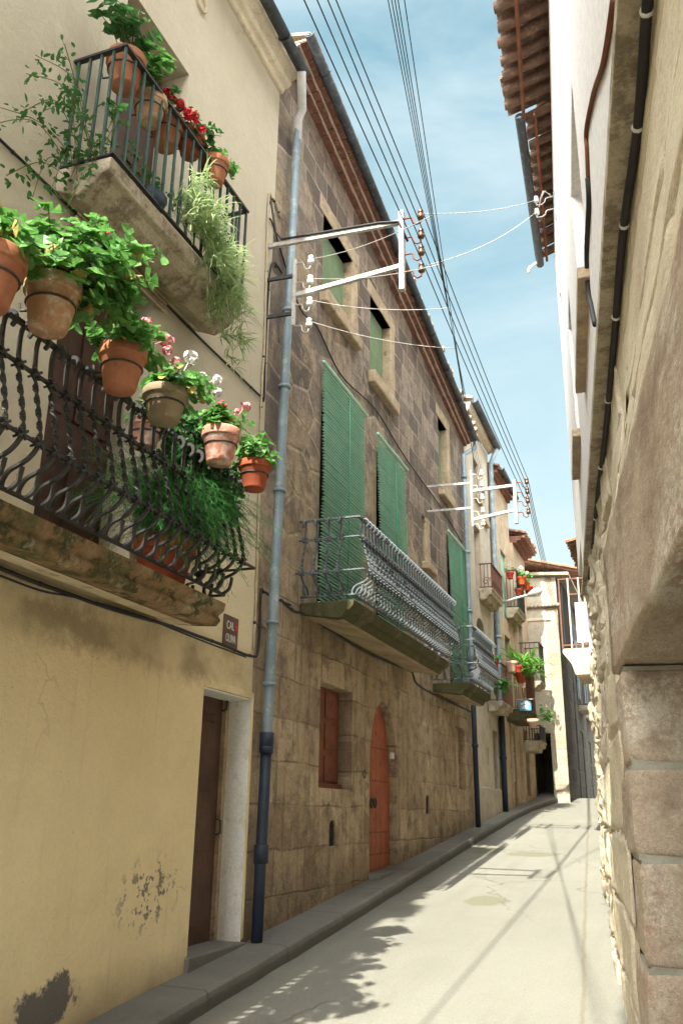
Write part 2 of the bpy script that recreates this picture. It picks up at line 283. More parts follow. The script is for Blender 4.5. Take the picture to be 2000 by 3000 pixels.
def road():
    t = NT('worn_concrete'); v = t.coord(); xyz = t.sep(v)
    col = t.ramp(t.noise(v, .6, 6, .6), (.3, (.182,.178,.152)), (.7, (.218,.214,.185)))
    col = t.mix(t.ramp(t.noise(v, 3.5, 8, .7), (.5, 0), (.75, .5)), col, (.21,.20,.16))
    edge = t.math('ADD', t.math('MULTIPLY', xyz[1], .088), t.math('ADD', xyz[0], t.math('MULTIPLY', t.noise(v, 4, 4), .05)))
    crack = t.math('ABSOLUTE', t.math('ADD', t.math('SUBTRACT', edge, .07), t.math('ADD', .17, .045)))
    col = t.mix(t.ramp(crack, (.006, .8), (.02, 0)), col, (.16,.14,.10))
    for yy, x0, sx, sy in ((8.9, -1.85, .30, .42), (12.1, -1.9, .45, .35), (12.3, -2.55, .26, .5)):
        dx = t.math('MULTIPLY', t.math('SUBTRACT', xyz[0], x0), 1/sx); dy = t.math('MULTIPLY', t.math('SUBTRACT', xyz[1], yy), 1/sy)
        d = t.math('ADD', t.math('ADD', t.math('MULTIPLY', dx, dx), t.math('MULTIPLY', dy, dy)), t.math('MULTIPLY', t.noise(v, 3, 5), .9))
        col = t.mix(t.ramp(d, (.75, .65), (1.15, 0)), col, (.125,.127,.07))
    yn = t.math('ABSOLUTE', t.math('SUBTRACT', t.math('MODULO', t.math('ADD', xyz[1], t.math('MULTIPLY', t.noise(v, 2, 4), .09)), 3.4), 1.7))
    col = t.mix(t.ramp(yn, (.004, .5), (.014, 0)), col, (.22,.20,.15))
    ck = t.node('ShaderNodeTexVoronoi', feature='DISTANCE_TO_EDGE', voronoi_dimensions='2D'); wv = t.node('ShaderNodeVectorMath', operation='MULTIPLY_ADD'); nn = t.node('ShaderNodeTexNoise'); nn.inputs['Scale'].default_value = 2; nn.inputs['Detail'].default_value = 7; t.link(v, nn.inputs['Vector']); t.link(nn.outputs['Color'], wv.inputs[0]); wv.inputs[1].default_value = (.7, .7, 0); t.link(v, wv.inputs[2]); t.link(wv.outputs[0], ck.inputs['Vector']); ck.inputs['Scale'].default_value = .55
    cr = t.math('MULTIPLY', t.ramp(ck.outputs['Distance'], (.003, 1), (.010, 0)), t.ramp(t.noise(v, .7, 3), (.46, 0), (.58, .55))); col = t.mix(cr, col, (.09,.085,.07))
    gut = t.math('ADD', xyz[0], t.math('ADD', t.math('MULTIPLY', t.noise(v, 3, 7, .7), .35), t.math('MULTIPLY', xyz[1], .006))); col = t.mix(t.ramp(gut, (-2.62+3, .55), (-2.3+3, 0)) if False else t.ramp(t.math('ADD', gut, 3), (.42, .55), (.62, 0)), col, (.12,.115,.10))
    col = t.mix(t.ramp(t.noise(t.coord((2.2, .25, 1)), 1.6, 6, .65), (.50, 0), (.72, .45)), col, (.155,.15,.125))
    col = t.mix(t.ramp(t.noise(v, 30, 4, .7), (.66, 0), (.74, .6)), col, (.12,.115,.095))
    fine = t.noise(v, 90, 6, .75); col = t.mix(.5, col, t.ramp(fine, (.3, .45), (.6, 1.1)), 'MULTIPLY')
    return t.done(col, .9, t.math('ADD', t.math('SUBTRACT', fine, t.math('MULTIPLY', cr, 2)), t.noise(v, 14, 5)), .5, .008)
M['road'] = road()
def pavement():
    t = NT('pavement_concrete'); v = t.coord(); xyz = t.sep(v)
    col = t.ramp(t.noise(v, 1.2, 7, .65), (.3, (.15,.146,.133)), (.7, (.215,.21,.19)))
    yn = t.math('ABSOLUTE', t.math('SUBTRACT', t.math('MODULO', xyz[1], 1.15), .57)); col = t.mix(t.ramp(yn, (.006, .7), (.014, 0)), col, (.09,.08,.07)); kz = t.math('SUBTRACT', xyz[2], t.math('MULTIPLY', xyz[1], .0944)); col = t.mix(t.ramp(t.math('ADD', kz, t.math('MULTIPLY', t.noise(v, 9, 5), .05)), (.075, .7), (.13, 0)), col, (.085,.08,.07))  # last mix darkens the kerb face in colour, as its shaded side
    col = t.mix(t.ramp(t.noise(v, 5, 8, .7), (.55, 0), (.75, .6)), col, (.11,.10,.09))
    fine = t.noise(v, 80, 6, .75); col = t.mix(.45, col, t.ramp(fine, (.3, .45), (.65, 1)), 'MULTIPLY'); return t.done(col, .9, t.math('ADD', fine, t.noise(v, 16, 5)), .5, .01)
M['pave'] = pavement()
M['iron'] = simple('wrought_iron', (.035,.037,.04), (.055,.05,.045), 14, .5, .3, .3, spec=.5)
M['iron_silver'] = simple('silver_painted_iron', (.19,.215,.23), (.075,.09,.10), 26, .45, .3, .1, c3=(.035,.042,.05), spec=.5)
M['iron_green'] = simple('green_painted_iron', (.06,.11,.095), (.04,.075,.065), 9, .55, .2, .1)
M['zinc'] = simple('blue_grey_pipe', (.26,.335,.37), (.19,.25,.29), 3, .5, .2, .1, c3=(.40,.46,.48), spec=.4)
M['pipe_dark'] = simple('cast_iron_pipe', (.03,.043,.068), (.022,.032,.048), 5, .55, .3, .2)
M['pipe_white'] = simple('white_pipe', (.72,.72,.70), (.55,.55,.53), 5, .5, .2)
M['gutter'] = simple('dark_gutter', (.06,.068,.075), (.04,.045,.05), 5, .55, .3, .2, c3=(.12,.125,.13))
M['steel'] = simple('galvanised_steel', (.56,.54,.50), (.42,.40,.37), 9, .55, .3, .15, c3=(.30,.21,.15), spec=.5)
M['cable'] = simple('black_cable', (.022,.022,.026), (.03,.028,.028), 9, .6, .1)
M['wire'] = simple('bare_wire', (.03,.03,.034), (.05,.05,.05), 9, .5, .1, .4)
M['wire_pale'] = simple('pale_wire', (.55,.53,.50), (.4,.38,.36), 9, .5, .1)
M['conduit'] = simple('painted_conduit', (.52,.44,.30), (.40,.33,.22), 6, .8, .2)
M['porcelain'] = simple('white_porcelain', (.82,.81,.78), (.72,.70,.66), 9, .2, .05, spec=.6)
M['porcelain_brown'] = simple('brown_porcelain', (.16,.075,.035), (.09,.045,.025), 9, .25, .05, spec=.6)
M['wood_dark'] = simple('dark_brown_wood', (.12,.062,.045), (.075,.04,.03), 5, .6, .4, fine=30)
M['wood_red'] = simple('red_brown_wood', (.23,.075,.045), (.15,.045,.03), 4, .65, .5, c3=(.10,.035,.024), fine=30)
M['wood_orange'] = simple('varnished_plank_door', (.40,.115,.055), (.28,.075,.04), 3, .65, .5, c3=(.17,.05,.03), fine=30)
M['blind'] = simple('green_cane', (.42,.70,.54), (.33,.61,.46), 5, .7, .2, c3=(.54,.75,.62), fine=90)
M['blind_pale'] = simple('faded_green_cane', (.42,.56,.36), (.33,.46,.29), 5, .7, .2, fine=90)
M['cord'] = simple('green_cord', (.03,.42,.20), (.02,.3,.15), 5, .6, .1)
M['dark'] = simple('dark_interior', (.02,.018,.016), (.012,.011,.01), 5, .9, .1)
M['glass'] = simple('dark_window_glass', (.03,.035,.04), (.02,.02,.025), 3, .1, 0, spec=.7)
M['leaf'] = simple('geranium_leaf', (.15,.37,.08), (.075,.23,.05), 14, .45, .1, c3=(.30,.50,.15), fine=60, spec=.4)
M['leaf_dry'] = simple('yellowed_leaf', (.46,.40,.12), (.36,.22,.07), 8, .7, .1)
M['leaf_dark'] = simple('dark_leaf', (.07,.20,.05), (.045,.14,.04), 9, .6, .1, fine=60)
M['fern'] = simple('asparagus_fern', (.08,.29,.07), (.05,.20,.05), 9, .6, .1, fine=60)
M['grassy'] = simple('striped_grass_leaf', (.46,.57,.28), (.27,.42,.16), 9, .55, .1, c3=(.74,.77,.52), fine=60)
M['aspid'] = simple('broad_strap_leaf', (.17,.38,.06), (.09,.27,.04), 6, .5, .1, c3=(.3,.45,.1), fine=50)
M['stem'] = simple('green_stem', (.13,.16,.05), (.10,.09,.035), 9, .7, .1)
for k in ('leaf', 'leaf_dark', 'fern', 'grassy', 'aspid'):
    nt_ = M[k].node_tree; b_ = nt_.nodes['Principled BSDF']; tr = nt_.nodes.new('ShaderNodeBsdfTranslucent'); mx = nt_.nodes.new('ShaderNodeMixShader'); mx.inputs[0].default_value = .38
    l_ = b_.inputs['Base Color'].links[0].from_socket; nt_.links.new(l_, tr.inputs['Color']); nt_.links.new(b_.outputs[0], mx.inputs[1]); nt_.links.new(tr.outputs[0], mx.inputs[2]); nt_.links.new(mx.outputs[0], nt_.nodes['Material Output'].inputs['Surface'])
for k, c in dict(pink=(.75,.30,.32), white=(.84,.80,.76), red=(.50,.015,.02), magenta=(.70,.05,.14)).items(): M[k] = simple(k + '_petal', c, tuple(a*.8 for a in c), 20, .7, .05)
def terracotta(name, c1, c2, c3, lo=.55):
    t = NT(name); v = t.coord(); col = t.ramp(t.noise(v, 7, 6, .6), (.3, c1), (.7, c2)); col = t.mix(t.ramp(t.noise(v, 13, 8, .7), (lo, 0), (lo+.13, .85)), col, c3)
    fine = t.noise(v, 60, 5, .7); col = t.mix(.3, col, t.ramp(fine, (.3, .5), (.65, 1)), 'MULTIPLY'); return t.done(col, .85, fine, .3, .004)
M['pot'] = terracotta('terracotta', (.36,.135,.065), (.47,.20,.11), (.26,.10,.06))
M['pot_pale'] = terracotta('limed_terracotta', (.40,.20,.10), (.52,.30,.17), (.62,.52,.38), .48)
M['pot_grey'] = terracotta('lichened_terracotta', (.23,.185,.115), (.32,.26,.165), (.36,.17,.09), .56)
M['pot_white'] = terracotta('white_flaked_terracotta', (.48,.17,.10), (.55,.26,.19), (.68,.55,.48), .47)
M['pot_red'] = terracotta('dark_red_terracotta', (.33,.075,.035), (.42,.11,.05), (.24,.06,.035))
M['plastic_red'] = simple('red_plastic', (.50,.045,.025), (.40,.035,.02), 9, .45, .05, spec=.5)
M['plastic_orange'] = simple('orange_plastic', (.66,.13,.03), (.52,.09,.025), 9, .45, .05, spec=.5)
M['plastic_pink'] = simple('pale_pink_pot', (.70,.44,.35), (.60,.36,.28), 9, .7, .1)
M['soil'] = simple('soil', (.05,.035,.025), None, 20, .95, .5)
M['tile'] = simple('old_roof_tile', (.26,.135,.085), (.16,.09,.06), 4, .9, .5, c3=(.36,.26,.18), fine=40)
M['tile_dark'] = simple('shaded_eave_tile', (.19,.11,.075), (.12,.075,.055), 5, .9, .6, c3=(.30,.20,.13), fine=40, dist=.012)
M['tile_pale'] = simple('pale_roof_tile', (.42,.35,.26), (.33,.26,.19), 4, .9, .5, c3=(.50,.44,.35), fine=40)
M['brick'] = simple('eave_brick', (.23,.10,.07), (.155,.075,.055), 6, .9, .5, c3=(.32,.21,.14), fine=30)
M['mortar'] = simple('pale_mortar', (.62,.50,.40), None, 6, .9, .4)
M['pole'] = simple('rusty_pole', (.24,.085,.035), (.15,.05,.025), 6, .8, .4)
M['plaque'] = simple('slate_plaque', (.17,.10,.075), (.12,.07,.055), 9, .8, .3)
M['paint_white'] = simple('white_paint', (.8,.79,.75), None, 9, .6, .05)
M['paint_red'] = simple('red_paint', (.6,.03,.03), None, 9, .6, .05)
M['sign_blue'] = simple('blue_sign', (.08,.36,.62), (.07,.32,.56), 9, .4, .02, spec=.5)
M['lamp_body'] = simple('lamp_alloy', (.55,.57,.58), (.45,.47,.48), 5, .35, .05, .4, spec=.5)
M['screen_dark'] = simple('dark_cloth_screen', (.02,.022,.025), (.03,.03,.034), 4, .8, .2)
M['rust'] = simple('red_oxide_iron', (.22,.10,.07), (.15,.07,.05), 9, .7, .2)
M['curtain'] = simple('pink_beige_net', (.42,.27,.20), (.36,.23,.17), 9, .9, .1)
# ------------------------------------------------------------------ building helpers
def wall_mesh(mb, u0, u1, z0, z1, ops, P, back=None):
    """ops: (u0,u1,z0,z1,depth[,arch]). P(u, depth, z) -> point; depth grows into the wall."""
    us = sorted({u0, u1, *[o[0] for o in ops], *[o[1] for o in ops]}); zs = sorted({z0, z1, *[o[2] for o in ops], *[o[3] for o in ops]})
    us = [u for u in us if u0 <= u <= u1]; zs = [z for z in zs if z0 <= z <= z1]
    for a, b in zip(us, us[1:]):
        for c, d in zip(zs, zs[1:]):
            m, k = (a+b)/2, (c+d)/2
            if any(o[0] < m < o[1] and o[2] < k < o[3] for o in ops): continue
            mb.quad(P(a,0,c), P(b,0,c), P(b,0,d), P(a,0,d))
    for o in ops:
        a, b, c, d, dp = o[:5]
        if len(o) > 5:
            sp = o[5]; n = 12; cx = (a+b)/2; rx = (b-a)/2
            pts = [(cx - rx*math.cos(PI*i/n), sp + (d-sp)*math.sin(PI*i/n)**.8) for i in range(n+1)]
            for (p, q) in zip(pts, pts[1:]):
                mb.quad(P(p[0],0,p[1]), P(q[0],0,q[1]), P(q[0],0,d), P(p[0],0,d)); mb.quad(P(p[0],0,p[1]), P(p[0],dp,p[1]), P(q[0],dp,q[1]), P(q[0],0,q[1]))
            top = sp
        else:
            top = d; mb.quad(P(a,0,d), P(a,dp,d), P(b,dp,d), P(b,0,d))
        mb.quad(P(a,0,c), P(a,dp,c), P(a,dp,top), P(a,0,top)); mb.quad(P(b,0,c), P(b,0,top), P(b,dp,top), P(b,dp,c)); mb.quad(P(a,0,c), P(b,0,c), P(b,dp,c), P(a,dp,c))
def facade(name, m, x, y0, y1, z0, z1, ops, parent, deep=4.0):
    mb = MB(); wall_mesh(mb, y0, y1, z0, z1, ops, lambda u, d, z: (x - d, u, z))
    xb = x - deep
    mb.quad((x,y0,z0),(x,y0,z1),(xb,y0,z1),(xb,y0,z0)); mb.quad((x,y1,z0),(xb,y1,z0),(xb,y1,z1),(x,y1,z1)); mb.quad((xb,y0,z0),(xb,y0,z1),(xb,y1,z1),(xb,y1,z0)); mb.quad((x,y0,z1),(x,y1,z1),(xb,y1,z1),(xb,y0,z1))
    return mb.build(name, m, parent, fixn=False)
def panel(parent, name, m, x, y0, y1, z0, z1, th=.04, bevel=0): return MB().box((x-th, y0, z0), (x, y1, z1)).build(name, m, parent, bevel)
def tiles_roof(parent, x_eave, x_ridge, y0, y1, z0, z1, m, pitch=.2, name='roof', sl=0):
    """canal tile roof: half-round ridges and troughs running up the slope."""
    mb = MB(); n = max(1, round((y1-y0)/pitch)); p = (y1-y0)/n
    for i in range(n):
        for j in range(2):
            yc = y0 + (i + .25 + .5*j)*p; s = 1 if j == 0 else -1; vs = []; jit = R.uniform(-.035, .02); xe = x_eave + (jit if x_eave < x_ridge else -jit)
            for (xx, zz) in ((xe, z0), (x_ridge, z1)):
                for k in range(7):
                    t = PI*k/6; vs.append((xx, yc - math.cos(t)*p*.30, zz + sl*(yc-y0) + s*math.sin(t)*p*.26 + .03))
            for (xx, zz) in ((xe, z0), (x_ridge, z1)):
                for k in range(7):
                    t = PI*k/6; vs.append((xx, yc - math.cos(t)*p*.30, zz + sl*(yc-y0) + s*math.sin(t)*p*.26 + .012))
            fs = []
            for k in range(6):
                fs += [(k, k+1, k+8, k+7), (14+k, 14+k+7, 14+k+8, 14+k+1), (k, 14+k, 14+k+1, k+1), (7+k, 8+k, 22+k, 21+k)]
            mb.add(vs, fs, True)
    return mb.build(name, m, parent)
def gutter(parent, p, q, r=.06, name='gutter', m=None, brackets=True):
    p, q = Vector(p), Vector(q); mb = MB(); d = (q-p).normalized(); side = Vector((0,0,1)).cross(d).normalized(); vs = []
    for e in (p, q):
        for rr in (r, r*.88):
            for k in range(9):
                t = PI + PI*k/8; vs.append(e + side*math.cos(t)*rr + Vector((0,0,math.sin(t)*rr)))
    fs = []
    for k in range(8): fs += [(k, k+1, 19+k, 18+k), (9+k, 27+k, 28+k, 10+k), (k, 9+k, 10+k, k+1), (18+k, 19+k, 28+k, 27+k)]
    fs += [(0, 18, 27, 9), (8, 17, 35, 26)]
    mb.add(vs, fs, True); o = mb.build(name, m or M['gutter'], parent)
    if brackets:
        L = (q-p).length; n = max(2, int(L/.9))
        for i in range(n):
            b = MB(); c = p + d*(L*(i+.5)/n); b.tube([c + side*math.cos(PI+PI*k/8)*r*1.12 + Vector((0,0,math.sin(PI+PI*k/8)*r*1.12)) for k in range(9)], .008, 5)
            b.build('gutter_bracket', M['gutter'], o)
    return o
def twisted(h0, prof, up, lo, name, m, r=.0105):
    """one wrought baluster in the x-z plane; prof = [(x, z)] from the foot to the top curl, twisted between z lo and up."""
    pts = []; tw = []; rs = []; fl = []; acc = 0
    for i in range(len(prof)-1):
        (x0, z0), (x1, z1) = prof[i], prof[i+1]; L = math.hypot(x1-x0, z1-z0); tws = lo <= (z0+z1)/2 <= up and i < len(prof)-6; n = max(1, int(L/(.010 if tws else .035)))
        for k in range(n):
            f = k/n; z = z0+(z1-z0)*f; on = lo <= z <= up and i < len(prof)-6
            acc += (L/n)*(48 if on else 0); pts.append((x0+(x1-x0)*f, 0, z)); tw.append(acc); rs.append(r*(1.75 if on else 1.25)); fl.append(.42 if on else .75)
    pts.append((prof[-1][0], 0, prof[-1][1])); tw.append(acc); rs.append(r); fl.append(.7)
    return MB().tube(pts, rs, 4, True, tw, smooth=False, flat=fl)
def spline(ctrl, n=6):
    out = []
    P = [ctrl[0]] + list(ctrl) + [ctrl[-1]]
    for i in range(1, len(P)-2):
        p0, p1, p2, p3 = (Vector(p) for p in P[i-1:i+3])
        for k in range(n):
            t = k/n; out.append(tuple(.5*((2*p1) + (p2-p0)*t + (2*p0-5*p1+4*p2-p3)*t*t + (3*p1-p0-3*p2+p3)*t**3)))
    out.append(tuple(ctrl[-1])); return out
def pot_belly_balcony(parent, y0, y1, xf, xw, ztop, zbot, hgt, gap, m, slab_m, soff_m, slab_prof, rail_m=None):
    """slab with moulded edge, bulging wrought iron railing on three sides."""
    mb = MB(); mb.prism(slab_prof, y0, y1); slab = mb.build('balcony', slab_m, parent, .008)
    sp_ = [p for p in slab_prof if p[0] < xf-.11 and p[1] < ztop-.06]
    mb = MB(); n_ = len(sp_); mb.add([(x, yy, z-.004) for yy in (y0+.06, y1-.06) for x, z in sp_], [(i, i+1, n_+i+1, n_+i) for i in range(n_-1)]); mb.build('soffit', soff_m, slab)
    z = ztop + .05; b = .14; k = hgt/.74; xr = xf - .01
    prof2 = spline([(.07, z+.10*k), (.055, z+.03*k), (.005, z), (-.03, z+.03*k), (.0, z+.09*k), (.09, z+.13*k), (b, z+.20*k), (.12, z+.33*k), (.07, z+.52*k), (.055, z+.68*k), (.075, z+.735*k), (.11, z+.73*k), (.12, z+.69*k), (.10, z+.665*k)], 4)
    lo, up = z+.21*k, z+.56*k
    base = twisted(0, prof2, up, lo, 'baluster', m)
    for (off, zz) in ((b-.005, z+.20*k), (.068, z+.545*k)):
        for q in (-1, 1): base.bar((off+.012, -.024, zz+q*.02), (off+.012, .024, zz-q*.02), .016, .012); base.bar((off-.014, -.024, zz-q*.02), (off-.014, .024, zz+q*.02), .012, .01)
    src = base.build('baluster', m, slab); src.location = (xr, y0+.06, 0)
    n = int((y1-y0-.08)/gap)
    for i in range(1, n+1): put(src, slab, (xr, y0+.06+gap*i*((y1-y0-.12)/(n*gap)), 0))
    ns = max(2, int((xr-xw)/(gap*1.25)))
    for s, yy in ((-1, y0+.02), (1, y1-.02)):
        for i in range(ns):
            xx = xw + .06 + (xr-xw-.05)*i/ns; put(src, slab, (xx, yy, 0), (0, 0, s*PI/2))
    for (off, zz, w) in ((.0, z, .022), (b-.005, z+.20*k, .02), (.068, z+.545*k, .02), (.065, z+.74*k, .028)):
        r = MB(); xo = xr+off; r.bar((xo, y0+.02-off, zz), (xo, y1-.02+off, zz), w, w*.6)
        for yy in (y0+.02-off, y1-.02+off): r.bar((xw, yy, zz), (xo, yy, zz), w, w*.6)
        r.build('handrail' if zz > z+.7*k else 'rail', rail_m or m, slab)
    return slab
def straight_railing(slab, y0, y1, xf, xw, z0, z1, gap, m, w=.016, name='bar'):
    bs = MB().box((-w/2, -w/2, z0), (w/2, w/2, z1)).build(name, m, slab); bs.location = (xf, y0, 0); n = max(2, round((y1-y0)/gap))
    for i in range(1, n+1): put(bs, slab, (xf, y0+(y1-y0)*i/n, 0))
    k = max(1, round((xf-xw)/gap))
    for yy in (y0, y1):
        for i in range(1, k+1): put(bs, slab, (xf-(xf-xw)*i/(k+.4), yy, 0))
    for zz, ww in ((z0, .025), (z1, .034)):
        r = MB(); r.bar((xf, y0-.018, zz), (xf, y1+.018, zz), ww, ww*.5)
        for yy in (y0, y1): r.bar((xw, yy, zz), (xf, yy, zz), ww, ww*.5)
        r.build('handrail' if zz == z1 else 'rail', M['iron'] if m is M['iron_green'] else m, slab)
# ------------------------------------------------------------------ ground
KERB = [(-8,-2.62),(0,-2.68),(4.9,-2.745),(7.4,-2.75),(11,-2.80),(14,-2.83),(16.4,-2.84),(18,-2.78),(19.4,-2.62),(20.6,-2.44),(21.3,-2.40),(30,-2.0)]
def kerb_x(y):
    for (a, xa), (b, xb) in zip(KERB, KERB[1:]):
        if a <= y <= b: return xa+(xb-xa)*(y-a)/(b-a)
    return KERB[-1][1]
mb = MB(); ys = [-60, -20, -8] + [i*.5 for i in range(-12, 60)] + [30, 45, 90]; xs = [-70, -12, -5, -2.6, -1.5, -.5, 1, 5, 12, 70]
ys = sorted(set(ys))
mb.add([(x, y, G(x, y)) for y in ys for x in xs], [(j*len(xs)+i, j*len(xs)+i+1, (j+1)*len(xs)+i+1, (j+1)*len(xs)+i) for j in range(len(ys)-1) for i in range(len(xs)-1)])
tag(mb.build('road', M['road']), kind='structure', label='pale concrete lane climbing between the houses', cat='road')
mb = MB(); H = .11
prof_y = [i*.125 for i in range(-64, 172)]
vs = []
for y in prof_y:
    k = kerb_x(y) + .012*noise.fractal((0, y*2.7, 0), 1, 2, 4); g = G(k, y)+.006*noise.noise((3, y*1.1, 0)); vs += [(-5, y, g+H), (k-.2, y, g+H), (k-.022, y, g+H-.003), (k-.004, y, g+H-.020), (k+.004, y, g+H-.05), (k+.012, y, g-.05)]
n6 = 6
mb.add(vs, [(j*n6+i, (j+1)*n6+i, (j+1)*n6+i+1, j*n6+i+1) for j in range(len(prof_y)-1) for i in range(n6-1)], False)
tag(mb.build('sidewalk', M['pave']), kind='structure', label='narrow raised pavement with worn kerb under the left facades', cat='pavement')
# ------------------------------------------------------------------ yellow house
YB = 6.24            # boundary yellow / stone house
yh = empty('yellow_house', (F, 3, G(F, 3)), 'ochre plastered house with plant covered balconies and a dark ground floor door', 'house')
d0, d1 = X(547, 2813, F)[0], X(722, 2390, F)[0]
dzb = G(F, 5.8)+.16; dzt = X(599, 2010, F)[1]
ld0, ld1 = 3.55, 4.45; ldz = 2.86
ud0, ud1, udt = 3.80, 4.63, X(555, 220, F)[1]
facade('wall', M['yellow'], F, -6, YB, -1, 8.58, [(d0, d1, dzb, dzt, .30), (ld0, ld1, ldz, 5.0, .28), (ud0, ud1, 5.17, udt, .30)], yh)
# ground door
door = panel(yh, 'door', M['wood_dark'], F-.22, d0+.01, d1-.06, dzb, dzt-.01, .05)
mb = MB()
for zz in (.12, .62, 1.12, 1.58):
    for ww in (d0+.06, d0+.36): mb.box((F-.22, ww, dzb+zz), (F-.205, ww+.22, dzb+zz+(.40 if zz < 1.5 else .22)))
mb.build('door_panel', M['wood_dark'], door, .006)
for zz in (.72, 1.62):
    mb = MB(); mb.tube([(F-.21, d1-.075, dzb+zz+.0), (F-.175, d1-.07, dzb+zz+.01), (F-.175, d1-.07, dzb+zz+.10), (F-.21, d1-.075, dzb+zz+.11)], .007, 6); mb.build('hinge', M['iron'], door)
panel(yh, 'door_frame', M['trim_stone'], F-.185, d1-.06, d1-.013, dzb, dzt-.015, .06)
mb = MB(); mb.box((F-.185, d1-.012, dzb+.005), (F-.002, d1-.002, dzt-.002)); mb.box((F-.2, d0+.003, dzt-.014), (F-.003, d1-.013, dzt-.003)); mb.build('reveal', M['reveal'], yh)
mb = MB(); mb.box((F-.02, d1, dzb+.02), (F+.004, d1+.035, dzt+.05)); mb.box((F-.02, d0+.08, dzt), (F+.004, d1, dzt+.05)); mb.build('door_surround', M['yellow'], yh, .006)
MB().box((F-.4, d0-.03, dzb-.16), (F+.03, d1+.02, dzb+.006)).build('doorstep', M['pave'], yh, .012)
# balcony doors
def shutter_door(parent, x, y0, y1, z0, z1, m):
    d = panel(parent, 'balcony_door', m, x, y0, y1, z0, z1, .05); b = MB(); w = (y1-y0)/2
    for k in (0, 1):
        for (a, c) in ((.08, .42), (.47, .93)): b.box((x, y0+w*k+.06, z0+(z1-z0)*a), (x+.015, y0+w*(k+1)-.06, z0+(z1-z0)*c))
    b.build('door_panel', m, d, .006); return d
shutter_door(yh, F-.24, ld0, ld1, ldz, 5.0, M['wood_dark']); shutter_door(yh, F-.26, ud0, ud1, 5.17, udt, M['wood_dark'])
mb = MB()   # rolled cane blind above the lower balcony door
for i in range(7): mb.tube([(F+.03+.02*math.cos(i), ld0-.02, 4.86+.016*i), (F+.03+.02*math.cos(i), ld1+.1, 4.86+.016*i)], .009, 6)
tag(mb.build('rolled_blind', M['ochre2']), 'rolled cane blind above the dark door of the lower ochre balcony', 'blind')
# lower balcony
slab_z = 2.85
pot_belly_balcony(yh, 0.9, 4.85, -2.60, F, slab_z, 2.74, .74, .109, M['iron'], M['moss'], M['soffit'],
    [(F+.002, 2.79), (-2.95, 2.735), (-2.80, 2.715), (-2.66, 2.705), (-2.63, 2.74), (-2.65, 2.77), (-2.61, 2.80), (-2.60, 2.85), (F+.002, 2.85)])
# upper balcony
uy0, uy1, ux = 3.36, 5.03, -2.70
us = MB().prism([(F+.002, 5.00), (-2.92, 4.93), (-2.80, 4.99), (-2.76, 5.04), (-2.72, 5.05), (-2.705, 5.14), (F+.002, 5.15)], uy0, uy1).build('balcony', M['slab'], yh, .01)
MB().box((F+.003, uy0+.03, 4.985), (-2.93, uy1-.03, 4.995)).build('soffit', M['soffit'], us)
straight_railing(us, uy0+.02, uy1-.02, ux-.01, F, 5.17, 5.97, .105, M['iron_green'])
for yy in (4.62, 4.80):
    mb = MB(); mb.tube([(ux-.12+.09*math.cos(t*PI/8), yy+.09*math.sin(t*PI/8), 5.62) for t in range(17)], .006, 5); mb.build('pot_ring', M['iron'], us)
# cornice, roof, gutter, vent, corner
mb = MB(); cz = 8.37
mb.prism([(F+.001, cz), (F+.035, cz+.005), (F+.045, cz+.05), (F+.09, cz+.06), (F+.115, cz+.085), (F+.12, cz+.13), (F+.175, cz+.145), (F+.19, cz+.18), (F+.195, cz+.22), (F+.001, cz+.22)], -6, YB+.02)
mb.build('cornice', M['cornice'], yh, .006)
gz = 8.56
tiles_roof(yh, F+.24, F-3.9, -6, YB, gz+.06, gz+1.2, M['tile'])
gutter(yh, (F+.26, -6, gz), (F+.26, YB+.0, gz-.02), .058)
c = PX(587, 8, F); mb = MB(); mb.lathe([(.0, -.02), (.085, -.02), (.085, .025), (.072, .025), (.068, -.015)], 20, c, (1,0,0)); mb.build('round_vent', M['soffit'], yh)
# plaque
pl = [PX(*p, F+.012) for p in ((659, 1797), (699, 1812), (697, 1903), (655, 1888))]
py0, py1, pz0, pz1 = pl[0].y, pl[1].y, pl[3].z, pl[0].z
plaque = empty('house_plaque', (F+.01, (py0+py1)/2, (pz0+pz1)/2), 'small brown plaque reading CAL OLIVA with red marks beneath the lower balcony', 'sign')
MB().box((F+.001, py0, pz0), (F+.016, py1, pz1)).build('board', M['plaque'], plaque, .004)
def lettering(txt, parent, loc, size, m, rot, name='lettering', sx=1):
    cu = bpy.data.curves.new(name, 'FONT'); cu.body = txt; cu.size = size; cu.extrude = .0015; cu.align_x = 'LEFT'
    tmp = bpy.data.objects.new('tmp_text', cu); COL.objects.link(tmp); dg = bpy.context.evaluated_depsgraph_get(); me = bpy.data.meshes.new_from_object(tmp.evaluated_get(dg)); bpy.data.objects.remove(tmp)
    o = bpy.data.objects.new(name, me); COL.objects.link(o); me.materials.clear(); me.materials.append(m); mw = Matrix.Translation(loc) @ rot @ Matrix.Diagonal((sx, 1, 1, 1))
    me.transform(mw); o.parent = parent; o.matrix_parent_inverse = parent.matrix_basis.inverted(); return o
ROTL = Matrix(((0,0,1,0),(1,0,0,0),(0,1,0,0),(0,0,0,1)))      # text x -> +y, text y -> +z, facing +x
lettering('CAL', plaque, (F+.0195, py0+.025, pz1-.105), .088, M['paint_white'], ROTL, sx=.72)
lettering('OLIVA', plaque, (F+.0195, py0+.02, pz1-.20), .085, M['paint_white'], ROTL, sx=.66)
mb = MB()
for (dy, dz, r) in ((.19, -.07, .017), (.20, -.095, .014), (.185, -.045, .012), (.18, -.255, .014), (.165, -.235, .009)):
    mb.lathe([(0, .002), (r*.8, .003), (r, 0)], 10, (F+.0185, py0+dy*(py1-py0)/.24, pz1+dz), (1,0,0))
mb.build('berry_mark', M['paint_red'], plaque)
